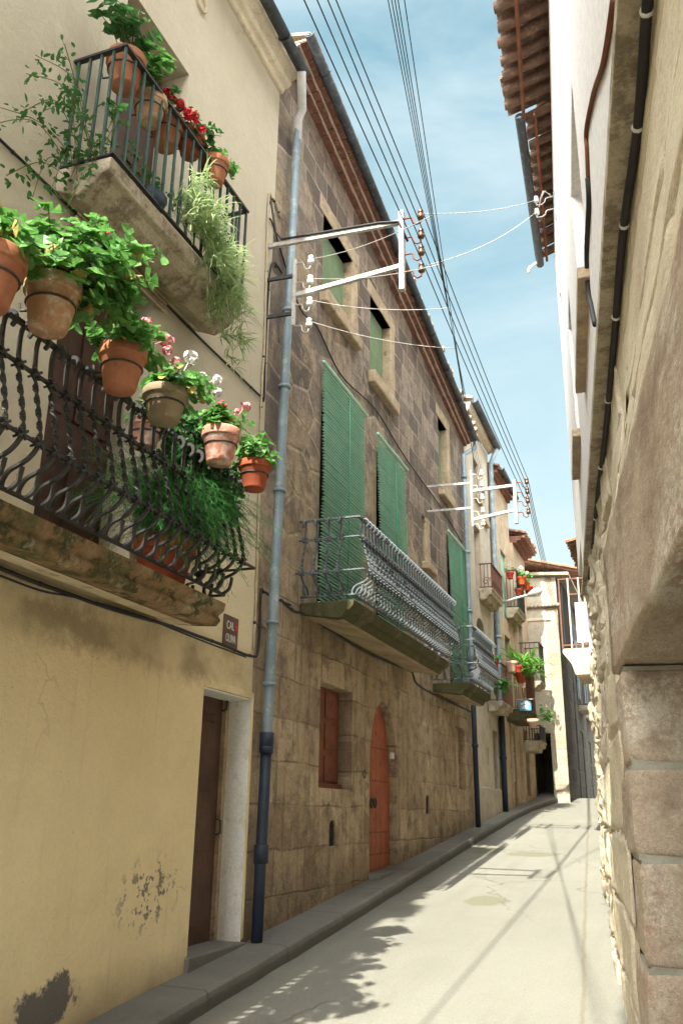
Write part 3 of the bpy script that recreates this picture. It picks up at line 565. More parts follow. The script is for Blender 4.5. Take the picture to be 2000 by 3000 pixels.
# ------------------------------------------------------------------ stone house
SE = 14.28
sh = empty('stone_house', (F, 10, G(F, 10)), 'old brown stone house with green cane blinds and arched plank door', 'house')
w1 = (X(950, 590, F)[0], 8.42, 6.86, 7.84); w2 = (X(1085, 870, F)[0], 9.92, 6.70, 7.78); w3 = (X(1282, 1220, F)[0], 13.0, 6.42, 7.6)
sw = (X(1235, 1510, F)[0], 11.75, 4.92, 5.62); gw = (X(940, 1995, F)[0], X(1030, 2310, F)[0], X(935, 2307, F)[1], X(944, 1995, F)[1]); g2 = (X(1333, 2125, F)[0], 13.62, X(1333, 2310, F)[1], X(1333, 2125, F)[1])
ad = (X(1083, 2300, F)[0], 10.08); az = X(1117, 2085, F)[1]; ab = G(F, 9.4)+.13
b1, b2, b3 = (7.48, 8.76), (9.26, 10.42), (12.74, 14.0)
ops = [(*w1, .22), (*w2, .22), (*w3, .22), (*sw, .2), (*gw, .2), (*g2, .12), (ad[0], ad[1], ab, az+.12, .16, 1.95)]
for b, zb in ((b1, 3.40), (b2, 3.40), (b3, 3.35)): ops.append((b[0]+.06, b[1]-.06, zb, 5.75, .2))
for vx in ((975, 2438), (1253, 2355)):
    y, z = X(*vx, F); ops.append((y-.085, y+.085, z-.12, z+.11, .06, z+.03))
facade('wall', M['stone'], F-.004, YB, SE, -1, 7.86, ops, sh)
MB().add([(F-.004, YB, 7.86), (F-.004, SE, 7.86), (F-.004, YB, 8.93), (F-4, YB, 7.86), (F-4, SE, 7.86), (F-4, YB, 8.93)], [(0, 1, 2), (3, 5, 4), (0, 2, 5, 3), (1, 4, 5, 2)]).build('gable_wall', M['stone'], sh, fixn=False)
for vx in ((975, 2438), (1253, 2355)):
    y, z = X(*vx, F); MB().box((F-.06, y-.084, z-.12), (F-.028, y+.084, z+.109)).build('vent', M['dark'], sh)  # black panel put in as the shade inside the hole
MB().box((F-1.2, YB+.1, 0.2), (F-.45, SE-.1, 7.8)).build('interior', M['dark'], sh)
for w, m in ((w1, 'blind_pale'), (w2, 'blind_pale'), (w3, 'blind_pale')):
    mb = MB(); z = w[2]+.01
    while z < w[3]-.02:
        mb.bar((F-.12, w[0]+.01, z), (F-.12, w[1]-.01, z+R.uniform(-.004, .004)), .006, .014, (1,0,0)); z += .018
    mb.build('window_blind', M[m], sh)
    for yy in (w[1],): MB().box((F-.2, yy-.02, w[2]), (F+.004, yy+.17, w[3])).build('jamb', M['trim_stone'], sh, .012)
    MB().box((F-.2, w[0]-.12, w[3]), (F+.003, w[1]+.2, w[3]+.2)).build('lintel', M['trim_stone'], sh, .012)
    MB().box((F-.2, w[0]-.06, w[2]-.17), (F+.085, w[1]+.12, w[2])).build('sill', M['trim_stone'], sh, .02)
MB().box((F-.19, sw[1]-.22, sw[2]), (F+.003, sw[1]+.02, sw[3])).build('jamb', M['trim_stone'], sh, .01)
MB().box((F-.19, sw[0]-.02, sw[2]-.11), (F+.09, sw[1]+.08, sw[2])).build('sill', M['trim_stone'], sh, .02)
# ground window with red brown shutters
win = panel(sh, 'window', M['wood_red'], F-.15, gw[0]+.005, gw[1]-.006, gw[2], gw[3], .04)
mb = MB()
for k in range(3):
    for j in range(2):
        a = gw[0]+.05+j*(gw[1]-gw[0])*.5; mb.box((F-.15, a, gw[2]+.07+k*.3), (F-.138, a+.30, gw[2]+.31+k*.3))
mb.build('shutter_panel', M['wood_red'], win, .005)
MB().box((F-.15, gw[0]+.004, gw[2]+.002), (F-.10, gw[1]-.004, gw[2]+.05)).build('sill', M['wood_red'], win, .006)
MB().box((F-.25, g2[0]+.002, g2[2]+.002), (F-.10, g2[1]-.002, g2[3]-.002)).build('blocked_window', M['ochre2'], sh)
# arched plank door
mb = MB(); nb = 6; wid = (ad[1]-ad[0])
for i in range(nb):
    a, b = ad[0]+wid*i/nb+.002, ad[0]+wid*(i+1)/nb-.002; cx = (ad[0]+ad[1])/2
    def top(y): u = max(-1, min(1, (y-cx)/(wid/2))); return 1.95 + (az+.12-1.95)*math.sqrt(max(0, 1-u*u))**.8
    for x in (F-.095,):
        vs = [(x-.05, a, ab), (x-.05, b, ab), (x-.05, b, top(b)), (x-.05, a, top(a)), (x, a, ab), (x, b, ab), (x, b, top(b)), (x, a, top(a))]
        mb.add(vs, [(0,3,2,1),(4,5,6,7),(0,1,5,4),(1,2,6,5),(2,3,7,6),(3,0,4,7)])
adoor = mb.build('arched_door', M['wood_orange'], sh, .004)
mb = MB()
for zz in (1.2, 1.42, 1.95, 2.3):
    for i in range(nb*2): mb.lathe([(0, .008), (.008, .005), (.011, 0)], 6, (F-.094, ad[0]+wid*(i+.5)/(nb*2), zz), (1,0,0))
mb.build('stud', M['iron'], adoor)
for dy in (.30, .42):
    mb = MB(); mb.tube([(F-.08, ad[0]+dy+.035*math.cos(t*PI/6), 1.72+.05*math.sin(t*PI/6)) for t in range(13)], .009, 6); mb.build('knocker', M['iron'], adoor)
MB().box((F-.21, ad[0]-.02, ab-.15), (F+.12, ad[1]+.25, ab+.006)).build('doorstep', M['pave'], sh, .015)
MB().box((F-.02, 9.86, 2.20), (F+.012, 9.94, 2.27)).build('door_bell', M['paint_white'], sh, .004)
ry, rz = X(1062, 2268, F); mb = MB(); mb.tube([(F+.02, ry+.035*math.cos(t*PI/6), rz+.04*math.sin(t*PI/6)) for t in range(13)], .006, 6); mb.build('tethering_ring', M['iron'], sh)
# eave: three corbelled brick courses with pale mortar lines, gutter, tiles
ez = lambda y: 8.90-.134*(y-6.3)
ov = lambda y: .275-.0125*(y-6.3)
def hexa(mb, y0, y1, xa, xb, za, zb):      # box whose height follows the sloping eave
    mb.add([(xa, y0, ez(y0)+za), (xb(y0), y0, ez(y0)+za), (xb(y1), y1, ez(y1)+za), (xa, y1, ez(y1)+za), (xa, y0, ez(y0)+zb), (xb(y0), y0, ez(y0)+zb), (xb(y1), y1, ez(y1)+zb), (xa, y1, ez(y1)+zb)], [(0,3,2,1),(4,5,6,7),(0,1,5,4),(1,2,6,5),(2,3,7,6),(3,0,4,7)])
for i in range(3):
    mb = MB(); y = YB+.02
    while y < SE:
        w = R.uniform(.11, .24); y2 = min(SE, y+w); q = R.uniform(-.008, .008); hexa(mb, y+.006, y2-.004, F-.1, lambda yy: F+ov(yy)*(i+1)/3-.014+q, .034*i, .034*i+.03); y = y2
    mb.build('eave_brick', M['brick'], sh)
    mb = MB(); hexa(mb, YB+.02, SE, F-.12, lambda yy: F+ov(yy)*(i+1)/3+.004, .034*i+.016, .034*i+.0335); mb.build('mortar_course', M['mortar'], sh)
tiles_roof(sh, F+.26, F-3.9, YB+.05, SE, ez(YB)+.16, ez(YB)+1.3, M['tile_pale'], sl=-.134)
gutter(sh, (F+.315, YB-.04, ez(YB-.04)+.09), (F+.215, SE, ez(SE)+.09), .055)
# balconies of the stone house
def stone_balcony(y0, y1, zt):
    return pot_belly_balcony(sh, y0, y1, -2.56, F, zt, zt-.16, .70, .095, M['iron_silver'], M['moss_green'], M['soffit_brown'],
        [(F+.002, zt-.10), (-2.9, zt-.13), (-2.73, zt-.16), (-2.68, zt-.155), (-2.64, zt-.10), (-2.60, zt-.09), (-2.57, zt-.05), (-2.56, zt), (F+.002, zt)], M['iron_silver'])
stone_balcony(7.12, 10.60, 3.39); stone_balcony(11.75, 13.15, 3.30)
# cane blinds: each hangs from its own top pole in front of the wall
def cane_blind(y0, y1, z0, z1, label):
    t = empty('cane_blind', (F+.05, (y0+y1)/2, z1), label, 'blind', 'green cane blinds on the stone house'); mb = MB(); z = z0; tilt = 0
    while z < z1-.04:
        tilt += R.uniform(-.003, .003); tilt *= .9; a = R.uniform(-.005, .005)
        h = R.uniform(.022, .029); mb.bar((F+.045+.012*math.sin(z*3)+R.uniform(-.004, .004), y0+R.uniform(0, .02), z+tilt), (F+.045+.012*math.sin(z*3+.4), y1-R.uniform(0, .02), z-tilt+a), .005, h, (1,0,0)); z += .034
    mb.build('slats', M['blind'], t)
    MB().tube([(F+.05, y0-.05, z1), (F+.05, y1+.05, z1)], .022, 8).build('top_pole', M['blind'], t)
    MB().tube([(F+.062, y0+(y1-y0)*.56, z1), (F+.075, y0+(y1-y0)*.56, (z0+z1)/2), (F+.062, y0+(y1-y0)*.55, z0)], .005, 5).build('cord', M['cord'], t)
cane_blind(*b1, 3.45, 5.98, 'wide green cane blind nearest the grey downpipe above the long balcony')
cane_blind(*b2, 3.45, 5.93, 'green cane blind over the far half of the long stone balcony')
cane_blind(*b3, 3.36, 5.76, 'green cane blind with bright cord above the smaller bulging balcony')
# ------------------------------------------------------------------ downpipes
def downpipe(label, pts, split, r, mtop, mbot, collars):
    t = empty('downpipe', pts[-1], label, 'drainpipe', None); i = split
    MB().tube(pts[:i+1], r, 12).build('pipe', mtop, t); MB().tube(pts[i:], r*1.02, 12).build('iron_pipe', mbot, t)
    for k, (p, h) in enumerate(collars): MB().lathe([(r, -h/2), (r+.012, -h/2), (r+.014, h/2), (r, h/2)], 14, p).build('collar', mbot if p[2] < pts[i][2] else mtop, t)
    return t
xp = F+.085; yb_, zb_ = X(783, 2735, xp); yt_, zt_ = X(853, 300, xp); sy, sz = X(795, 2170, xp); ya = (yb_+yt_)/2
def onp(py): 
    f = (py-300)/(2735-300); p = PX(853+(783-853)*f, py, xp); return Vector((xp, yb_+(yt_-yb_)*((zt_-p.z)/(zt_-zb_)), p.z))
pts = [Vector((F+.26, YB-.06, 8.54)), Vector((F+.25, YB-.05, 8.48)), Vector((F+.14, onp(300).y-.03, 8.34)), onp(300)+Vector((0,0,-.05)), onp(600), onp(1200), onp(1800), onp(2165), onp(2170), onp(2500), onp(2733)]
pts[-1].z = G(xp, pts[-1].y)+.11
dp = downpipe('tall blue grey downpipe where the ochre and stone houses meet', pts, 8, .042, M['zinc'], M['pipe_dark'], [(onp(p), h) for p, h in ((900, .03), (1130, .03), (1440, .03), (1830, .03), (2010, .03), (2175, .13), (2200, .05), (2500, .13))])
MB().tube(pts[:4]+[pts[3]+Vector((0, .0, -.28))], .046, 12).build('outlet', M['pipe_white'], dp)
yb2, zb2 = X(1400, 2417, xp); yt2, zt2 = X(1352, 1240, xp); SE_ = SE
P2 = lambda f: Vector((xp, yt2+(yb2-yt2)*f, zt2+(G(xp, yb2)+.11-zt2)*f))
downpipe('slim grey downpipe at the far end of the stone house', [Vector((F+.215, SE-.05, ez(SE)+.06)), Vector((F+.20, SE-.03, ez(SE)-.06)), P2(.09), P2(.3), P2(.6), P2(.64), P2(.8), P2(1)], 5, .04, M['zinc'], M['pipe_dark'], [(P2(f), .05) for f in (.15, .35, .5, .64, .82)])
# ------------------------------------------------------------------ houses further up on the left
def sidebalc(back, front, xw):
    y = X(*back, xw)[0]; return y, Yp(*front, y)[0]
CE = 16.5
ch = empty('grey_house', (F, 15.4, G(F, 15.4)), 'narrow grey rendered house with two iron balconies beyond the stone house', 'house')
c1 = (14.9, 15.45, 5.4, 6.6); c2 = (14.85, 15.5, 3.45, 4.9); c3 = (15.05, 15.5, 7.2, 7.95); c4 = (15.75, 16.1, 6.95, 7.6)
facade('wall', M['grey'], F-.012, SE+.004, CE, 0, 8.55, [(*c1, .15), (*c2, .15, 4.65), (*c3, .16), (*c4, .16), (15.35, 15.47, 2.42, 2.7, .12), (15.9, 16.35, G(F,16)+.1, 3.05, .1)], ch)
MB().box((F-.8, SE+.2, .5), (F-.17, CE-.2, 8.3)).build('interior', M['dark'], ch)
for c in (c1, c2): panel(ch, 'balcony_door', M['ochre2'] if c is c1 else M['dark'], F-.12, c[0]+.01, c[1]-.01, c[2], c[3]-.02, .03)
for c in (c3, c4):
    MB().box((F-.1, c[0]-.04, c[2]-.09), (F+.06, c[1]+.04, c[2])).build('sill', M['trim_stone'], ch, .01)
MB().box((F-.1, SE+.04, G(F,15)), (F+.012, CE-.03, G(F,15)+.62)).build('plinth', M['grey'], ch, .01)
mb = MB(); mb.prism([(F, 8.55), (F+.1, 8.58), (F+.14, 8.7), (F, 8.72)], SE+.02, CE); mb.build('cornice', M['grey'], ch)
tiles_roof(ch, F+.16, F-3.9, SE+.03, CE, 8.76, 9.9, M['tile_pale']); gutter(ch, (F+.2, SE+.05, 8.76), (F+.2, CE, 8.68), .07)
def small_balcony(parent, y0, y1, xf, xw, zt, th, rail_top, m, gap=.09, slab_m=None):
    s = MB().prism([(xw, zt-th), (xf-.12, zt-th), (xf-.08, zt-th*.6), (xf-.03, zt-th*.55), (xf-.02, zt-th*.2), (xf, zt-th*.15), (xf, zt), (xw, zt)], y0, y1).build('balcony', slab_m or M['slab'], parent, .006)
    straight_railing(s, y0+.02, y1-.02, xf-.02, xw, zt+.03, rail_top, gap, m, .011); return s
y3, x3 = sidebalc((1404, 1735), (1443, 1735), F); z3 = Yp(1443, 1722, y3)[1]; t3 = Yp(1441, 1649, y3)[1]
s3 = small_balcony(ch, y3, y3+1.05, x3, F, z3, .2, t3, M['rust'], .075)
zs3 = Yp(1443, 1719, y3)[1]
mb = MB()   # scrolled lower panels
for k in range(8):
    yc = y3+.1+k*.12
    for s in (1, -1): mb.tube([(x3-.01, yc+s*.03+(.045-.004*t)*math.cos(t*.55), zs3+.11+s*.02+(.055-.0045*t)*math.sin(t*.55)) for t in range(11)], .005, 4)
for t0 in (0,):
    mb.tube([((x3+F)/2+.07*math.cos(t*.5)*(1-t/22), y3+.02, zs3+.12+.08*math.sin(t*.5)*(1-t/22)) for t in range(18)], .006, 4)
mb.build('scrollwork', M['rust'], s3)
MB().box((x3-.035, y3+.04, zs3+.22), (x3-.03, y3+1.0, t3-.02)).build('net_screen', M['curtain'], s3)
y4, x4 = sidebalc((1428, 2058), (1474, 2058), F); y4 = max(y4, SE+.1); x4 = Yp(1474, 2058, y4)[0]; z4 = Yp(1474, 2054, y4)[1]; t4 = Yp(1473, 1942, y4)[1]
s4 = small_balcony(ch, y4, y4+1.05, x4, F, z4, .16, t4, M['rust'], .11)
mb = MB(); mb.box((x4-.03, y4+.03, z4+.03), (x4-.02, y4+1.0, z4+.27)); mb.build('rust_panel', M['rust'], s4)
downpipe('dark downpipe on the grey house beyond its plant balcony', [Vector((F+.2, CE-.1, 8.62)), Vector((F+.06, CE-.06, 8.3)), Vector((F+.06, CE-.06, 6)), Vector((F+.06, CE-.06, 3.6)), Vector((F+.06, CE-.06, 3.55)), Vector((F+.06, CE-.06, G(F, CE)+.11))], 4, .05, M['zinc'], M['pipe_dark'], [((F+.06, CE-.06, z), .05) for z in (7.2, 6, 4.8, 3.6, 2.6)])
DX = -3.03; DE = 18.3
dh = empty('tan_house', (DX, 17.4, G(DX, 17.4)), 'tan rendered house with barred door, lamp and flower pots on its dark balconies', 'house')
e1 = (17.15, 17.75, 5.35, 6.75); e2 = (17.2, 17.8, 3.4, 5.0); e3 = (17.35, 17.85, G(DX,17.6)+.12, 3.2)
facade('wall', M['ochre2'], DX, CE+.004, DE, 0, 8.1, [(*e1, .14), (*e2, .14), (*e3, .12)], dh)
MB().box((DX-.8, CE+.2, .5), (DX-.16, DE-.2, 8)).build('interior', M['dark'], dh)
mb = MB(); z = e1[2]
while z < e1[3]: mb.box((DX-.06, e1[0]+.01, z), (DX-.052, e1[1]-.01, z+.016)); z += .021
mb.build('window_blind', M['blind'], dh)
dd = panel(dh, 'door', M['wood_dark'], DX-.07, e3[0]+.01, e3[1]-.01, e3[2], e3[3]-.01, .04)
mb = MB()
for k in range(4): mb.box((DX-.05, e3[0]+.06+k*.125, e3[2]+.45), (DX-.03, e3[0]+.075+k*.125, e3[3]-.1))
for zz in (.45, .95, 1.1): mb.box((DX-.055, e3[0]+.03, e3[2]+zz), (DX-.028, e3[1]-.03, e3[2]+zz+.02))
mb.build('door_bars', M['paint_white'], dd)
mb = MB(); mb.box((DX, e3[0]-.1, e3[3]+.02), (DX+.03, e3[1]+.1, e3[3]+.1)); mb.box((DX, e3[0]-.1, e3[2]-.1), (DX+.03, e3[0]-.01, e3[3]+.02)); mb.build('door_frame', M['trim_stone'], dh, .005)
for i in range(2): MB().box((DX-.1, CE+.02, 8.1+.06*i), (DX+.06*(i+1), DE, 8.155+.06*i)).build('eave_brick', M['brick'], dh)
tiles_roof(dh, DX+.16, DX-3.8, CE+.03, DE, 8.28, 9.3, M['tile']); gutter(dh, (DX+.2, CE+.03, 8.26), (DX+.2, DE, 8.2), .06)
y5, x5 = sidebalc((1482, 1781), (1518, 1781), DX); z5 = Yp(1518, 1779, y5)[1]; s5 = small_balcony(dh, y5, y5+.95, x5, DX, z5, .2, z5+.78, M['iron'], .07)
y6, x6 = sidebalc((1495, 2080), (1560, 2075), DX); y6 = 17.0; x6 = -2.62; z6 = Yp(1570, 2075, y6)[1]; s6 = small_balcony(dh, y6, y6+1.1, x6, DX, z6, .22, z6+.72, M['rust'], .075, M['moss_green'])
EX = -2.97
eh = empty('low_eaved_house', (EX, 19.1, G(EX, 19.1)), 'shaded tan house with deep red brick eave against the sunlit end house', 'house')
facade('wall', M['ochre2'], EX, DE+.004, 19.88, 0, 7.2, [(18.6, 19.05, 4.4, 5.5, .14), (18.6, 19.1, 2.0, 3.3, .14)], eh)
MB().box((EX-.8, DE+.1, .5), (EX-.16, 19.8, 7)).build('interior', M['dark'], eh)
for i in range(3): MB().box((EX-.1, DE+.02, 7.2+.05*i), (EX+.09*(i+1), 19.86, 7.245+.05*i)).build('eave_brick', M['brick'], eh)
tiles_roof(eh, EX+.30, EX-3.8, DE+.02, 19.86, 7.38, 8.4, M['tile'])
s7 = small_balcony(eh, 18.5, 19.2, EX+.42, EX, 4.25, .14, 5.05, M['iron'], .1)
s8 = small_balcony(eh, 18.4, 19.2, EX+.36, EX, 3.05, .2, 3.35, M['iron'], .06)
# ------------------------------------------------------------------ end house (facing down the lane) with a passage under it
PYF = 19.9
ph = empty('end_house', (-3.2, PYF, G(-3, PYF)), 'pale end house facing down the lane, half in shadow, above a dark passage', 'house')
pxl = lambda px, py: Yp(px, py, PYF)[0]; pzl = lambda px, py: Yp(px, py, PYF)[1]
XR = pxl(1650, 2060); pa, pb, pzt = pxl(1545, 2147), pxl(1617, 2240), pzl(1600, 2147); ZT = pzl(1600, 1690)
mb = MB(); wall_mesh(mb, -6, XR, 0, ZT, [(pa, pb, 0, pzt, 5.0)], lambda u, d, z: (u, PYF+d, z))
MB().quad((XR, PYF, 0), (XR, 27, 0), (XR, 27, ZT-.1), (XR, PYF, ZT)).build('flank_wall', M['stone_dark'], ph, fixn=False); mb.quad((pa, PYF+5, 0), (pb, PYF+5, 0), (pb, PYF+5, pzt), (pa, PYF+5, pzt)); mb.quad((-6, 27, 0), (XR, 27, 0), (XR, 27, ZT-.1), (-6, 27, ZT-.1))  # flank takes the dark stone copy, its shade being in the colour
mb.build('wall', M['stone_far'], ph, fixn=False)
MB().box((-6, PYF-.008, pzt+.05), (pxl(1615, 2100), PYF-.002, ZT-.01)).build('render_coat', M['pale_render'], ph)
mb = MB(); mb.prism([(-6, ZT+.25), (-6, ZT+.32), (pxl(1665, 1682)+.0, ZT+.05), (pxl(1665, 1682), ZT-.02)], PYF-.12, 27.2); mb.build('roof', M['tile_pale'], ph, .01)
zz = pzl(1570, 1778); mb = MB()
for k in range(9): mb.tube([(pxl(1545, 1778)+k*.085, PYF-.07, zz), (pxl(1545, 1778)+k*.085, PYF+.02, zz+.02)], .045, 8)
mb.build('tile_course', M['tile_pale'], ph)
MB().box((pxl(1520, 1830), PYF-.03, pzl(1560, 1820)), (pxl(1612, 1815), PYF-.008, pzl(1560, 1812))).build('string_course', M['cornice'], ph, .004)
# dark continuation of the left row beyond the end house
fh = empty('far_house', (XR, 29, 2), 'shadowed far house with tall doors and balconies seen through the gap', 'house')
FX2 = XR+.03
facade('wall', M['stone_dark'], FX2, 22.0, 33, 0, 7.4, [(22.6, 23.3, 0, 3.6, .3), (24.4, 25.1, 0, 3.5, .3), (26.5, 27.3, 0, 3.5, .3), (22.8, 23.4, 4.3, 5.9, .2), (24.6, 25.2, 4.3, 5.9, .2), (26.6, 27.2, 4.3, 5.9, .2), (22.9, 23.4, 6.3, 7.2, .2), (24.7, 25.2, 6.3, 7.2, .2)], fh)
MB().box((FX2-.9, 22.2, 0), (FX2-.32, 32, 7.3)).build('interior', M['dark'], fh)
for (ya, yb, zz) in ((22.6, 23.7, 4.2), (24.3, 25.4, 4.2), (26.3, 27.5, 4.2), (28.5, 30, 4.2)):
    small_balcony(fh, ya, yb, FX2+.32, FX2, zz, .12, zz+.8, M['iron'], .12)
for (ya, zz) in ((22.8, 4.5), (24.6, 4.6), (26.6, 4.5)): panel(fh, 'shutter', M['zinc'], FX2+.06, ya-.3, ya-.02, zz-.15, zz+1.3, .04)
tiles_roof(fh, FX2+.4, FX2-3.8, 22, 33, 7.45, 8.6, M['tile'])
bh = empty('closing_house', (-1.5, 36, 2), 'dark house closing the lane behind everything', 'house')
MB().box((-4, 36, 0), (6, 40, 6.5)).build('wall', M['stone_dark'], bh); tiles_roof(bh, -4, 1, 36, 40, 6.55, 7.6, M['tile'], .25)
# ------------------------------------------------------------------ right side: rough stone wall house with jettied white storey
WALL = [(-3, .67), (2.0, .05), (3.6, -.185), (6.35, -.49), (9.4, -.80), (12.0, -1.0), (16.6, -1.40), (21.3, -1.80), (23, -1.95)]
def wx(y):
    for (a, xa), (b, xb) in zip(WALL, WALL[1:]):
        if a <= y <= b: return xa+(xb-xa)*(y-a)/(b-a)
    return WALL[0][1] if y < -2 else WALL[-1][1]
def wup(y): return .163-.1208*(y-2.29)
def wlean(y, z):
    z0 = 2.45-1.45*max(0, min(1, (y-4.4)/2.2)); return wx(y)+max(.02, wup(y)-wx(y))*max(0, min(1, (z-z0)/(3.6-z0)))
rh = empty('white_topped_house', (.2, 6, G(0, 6)), 'house with rough stone ground floor and jettied cream upper storey on the right', 'house')
# masonry with real relief: irregular coursed blocks
RJ = random.Random(21)
def courses(y0, y1, z0, z1, hlo, hhi, wlo, whi):
    rows = []; z = z0
    while z < z1:
        h = RJ.uniform(hlo, hhi); blocks = []; y = y0 - RJ.uniform(0, whi)
        while y < y1:
            w = RJ.uniform(wlo, whi); blocks.append((y, y+w, RJ.uniform(-.016, .018), RJ.uniform(-.05, .05), RJ.uniform(-.06, .06))); y += w
        rows.append((z, z+h, blocks)); z += h
    return rows
def relief(y, z, rows, joint, rough):
    yy = y + .035*noise.noise((y*2.1, z*2.1, 3.1)); zz = z + .03*noise.noise((y*1.9, z*2.3, 7.7))
    for (a, b, blocks) in rows:
        if a <= zz < b:
            for (c, d, off, ty, tz) in blocks:
                if c <= yy < d:
                    e = min(yy-c, d-yy, zz-a, b-zz); k = min(1, max(0, e/joint)); k = k*k*(3-2*k)
                    r = off + ty*(yy-(c+d)/2)*.5 + tz*(zz-(a+b)/2)
                    n = noise.fractal((y*2.6, z*2.6, off*90), 1.0, 2.1, 4)*.035*rough + noise.fractal((y*9, z*9, off*50), 1.0, 2.1, 3)*.010*rough
                    q = .22+.78*min(1, rough); return (r*q+n)*k - (1-k)*(.016+.03*min(1, rough))
    return -.03
def masonry(name, y0, y1, zf0, zf1, rows, ny, nz, joint, rough, m, parent, grow=1.0, wxf=None):
    wxf = wxf or wlean
    mb = MB(); vs = []
    for i in range(ny+1):
        t = i/ny; y = y0+(y1-y0)*(t**grow)
        for j in range(nz+1):
            za, zb = zf0(y), zf1(y); z = za+(zb-za)*j/nz
            d = relief(y, z, rows, joint, rough(y))
            vs.append((wxf(y, z)-d-.008, y, z))
    mb.add(vs, [(i*(nz+1)+j, (i+1)*(nz+1)+j, (i+1)*(nz+1)+j+1, i*(nz+1)+j+1) for i in range(ny) for j in range(nz)], True)
    return mb.build(name, m, parent, fixn=False)
ZL = 4.06
rows = courses(1, 24, -.2, 5.2, .28, .46, .45, 1.1)
JY = 3.62; ZLIN = PY(1823, 1945, JY).z
masonry('wall', JY+.40, 10.45, lambda y: G(0, y)-.1, lambda y: ZL, rows, 340, 190, .022, lambda y: .30 + max(0, min(1.6, (y-5.6)*.5)), M['rubble'], rh, 1.5)
masonry('upper_masonry', .2, JY+.62, lambda y: ZLIN+.52, lambda y: ZL, courses(0, 5, ZLIN+.5, 4.2, .3, .45, .6, 1.0), 90, 70, .02, lambda y: .16, M['rubble'], rh, 1, wlean)
MB().box((.55, -.2, -.5), (3.5, 3.3, ZL)).build('interior', M['dark'], rh)
mb = MB(); cy = [JY+.3+(10.44-JY-.3)*i/14 for i in range(15)]; cz_ = [-.3, 1, 2, 3, 3.6, ZL]
mb.add([(wlean(y, z)+(.028 if y < 6 else .05), y, z) for y in cy for z in cz_], [(i*6+j, (i+1)*6+j, (i+1)*6+j+1, i*6+j+1) for i in range(14) for j in range(5)]); mb.add([(wup(y)+.06, y, z) for y in (.2, 1.9, JY+.62) for z in (ZLIN+.3, ZL)], [(0, 2, 3, 1), (2, 4, 5, 3)]); mb.build('wall_core', M['joint'], rh, fixn=False)
def rock(name, a, b, m, parent, seg=14, amp=.012, rnd=.035):
    """squared stone with worn, rounded edges and a gently uneven face"""
    bm = bmesh.new(); bmesh.ops.create_cube(bm, size=2); bmesh.ops.subdivide_edges(bm, edges=bm.edges, cuts=seg, use_grid_fill=True)
    a, b = Vector(a), Vector(b); c = (a+b)/2; h = (b-a)/2
    for v in bm.verts:
        p = Vector((v.co.x*h.x, v.co.y*h.y, v.co.z*h.z)); q = Vector([max(-h[i]+rnd, min(h[i]-rnd, p[i])) for i in range(3)]); d = p-q
        if d.length > 1e-6: p = q+d.normalized()*rnd
        w = p+c; p += (p-q).normalized()*amp*(noise.fractal((w.x*4, w.y*4, w.z*4), 1, 2, 4)*1.6) if (p-q).length > 1e-6 else Vector()
        v.co = p+c
    me = bpy.data.meshes.new(name); bm.to_mesh(me); bm.free()
    for p in me.polygons: p.use_smooth = True
    me.materials.append(m); o = bpy.data.objects.new(name, me); COL.objects.link(o); o.parent = parent; o.matrix_parent_inverse = parent.matrix_basis.inverted(); return o
jz = [ZLIN-.012] + [PY(1900, py, JY).z for py in (2243, 2518, 2845)] + [-.3]
ang = math.atan2(wx(JY)-wx(JY+.7), .7)
for k in range(4):
    mj = Matrix.Translation((wx(JY)-(.004, .008, .0, .010)[k], JY, 0)) @ Matrix.Rotation(ang, 4, 'Z')
    o = rock('jamb_stone', (0, 0, jz[k+1]+.006), (1.35, .66, jz[k]-.006), M['jamb'], rh, 22, .0055, .024); o.matrix_basis = mj
    o = MB().box((.011, .010, jz[k+1]-.004), (1.3, .62, jz[k]+.004)).build('jamb_joint', M['joint'], rh); o.matrix_basis = mj
# lintel follows the wall line: a long block rotated with the wall
lo = rock('lintel', (-.0, -1.9, 0), (.55, 1.32, .54), M['jamb'], rh, 20, .005, .010)
ang = math.atan2(-(wx(JY)-wx(2.0)), JY-2.0)
lo.matrix_basis = rh.matrix_basis @ rh.matrix_basis.inverted() @ Matrix.Translation((wx(2.6)-.012, 2.6, ZLIN)) @ Matrix.Rotation(ang, 4, 'Z')
# ledge and cream upper storey
L0, L1 = Vector((.06, 2.2)), Vector((-.91, 10.4)); ld = (L1-L0)/(L1.y-L0.y)
lx = lambda y: L0.x + ld.x*(y-L0.y)
def swept(mb, prof, ys, fx):     # prof: (dx, z) relative to the line fx(y)
    n = len(prof); vs = [(fx(y)+dx, y, z) for y in ys for dx, z in prof]
    mb.add(vs, [(j*n+i, (j+1)*n+i, (j+1)*n+(i+1) % n, j*n+(i+1) % n) for j in range(len(ys)-1) for i in range(n)] + [tuple(range(n)), tuple(range((len(ys)-1)*n, len(ys)*n))[::-1]])
mb = MB(); swept(mb, [(0, ZL), (0, ZL+.075), (.05, ZL+.085), (.9, ZL+.085), (.9, ZL)], [-.4, 2, 4, 6, 8, 10.42], lx); mb.build('ledge', M['slab'], rh, .006)
we = lambda y: lx(y)+.035
WZ = 9.9; YE = 12.15
mb = MB(); opsw = [(5.1, 6.35, 4.95, 6.5, .26), (8.2, 9.0, 5.2, 6.8, .22)]
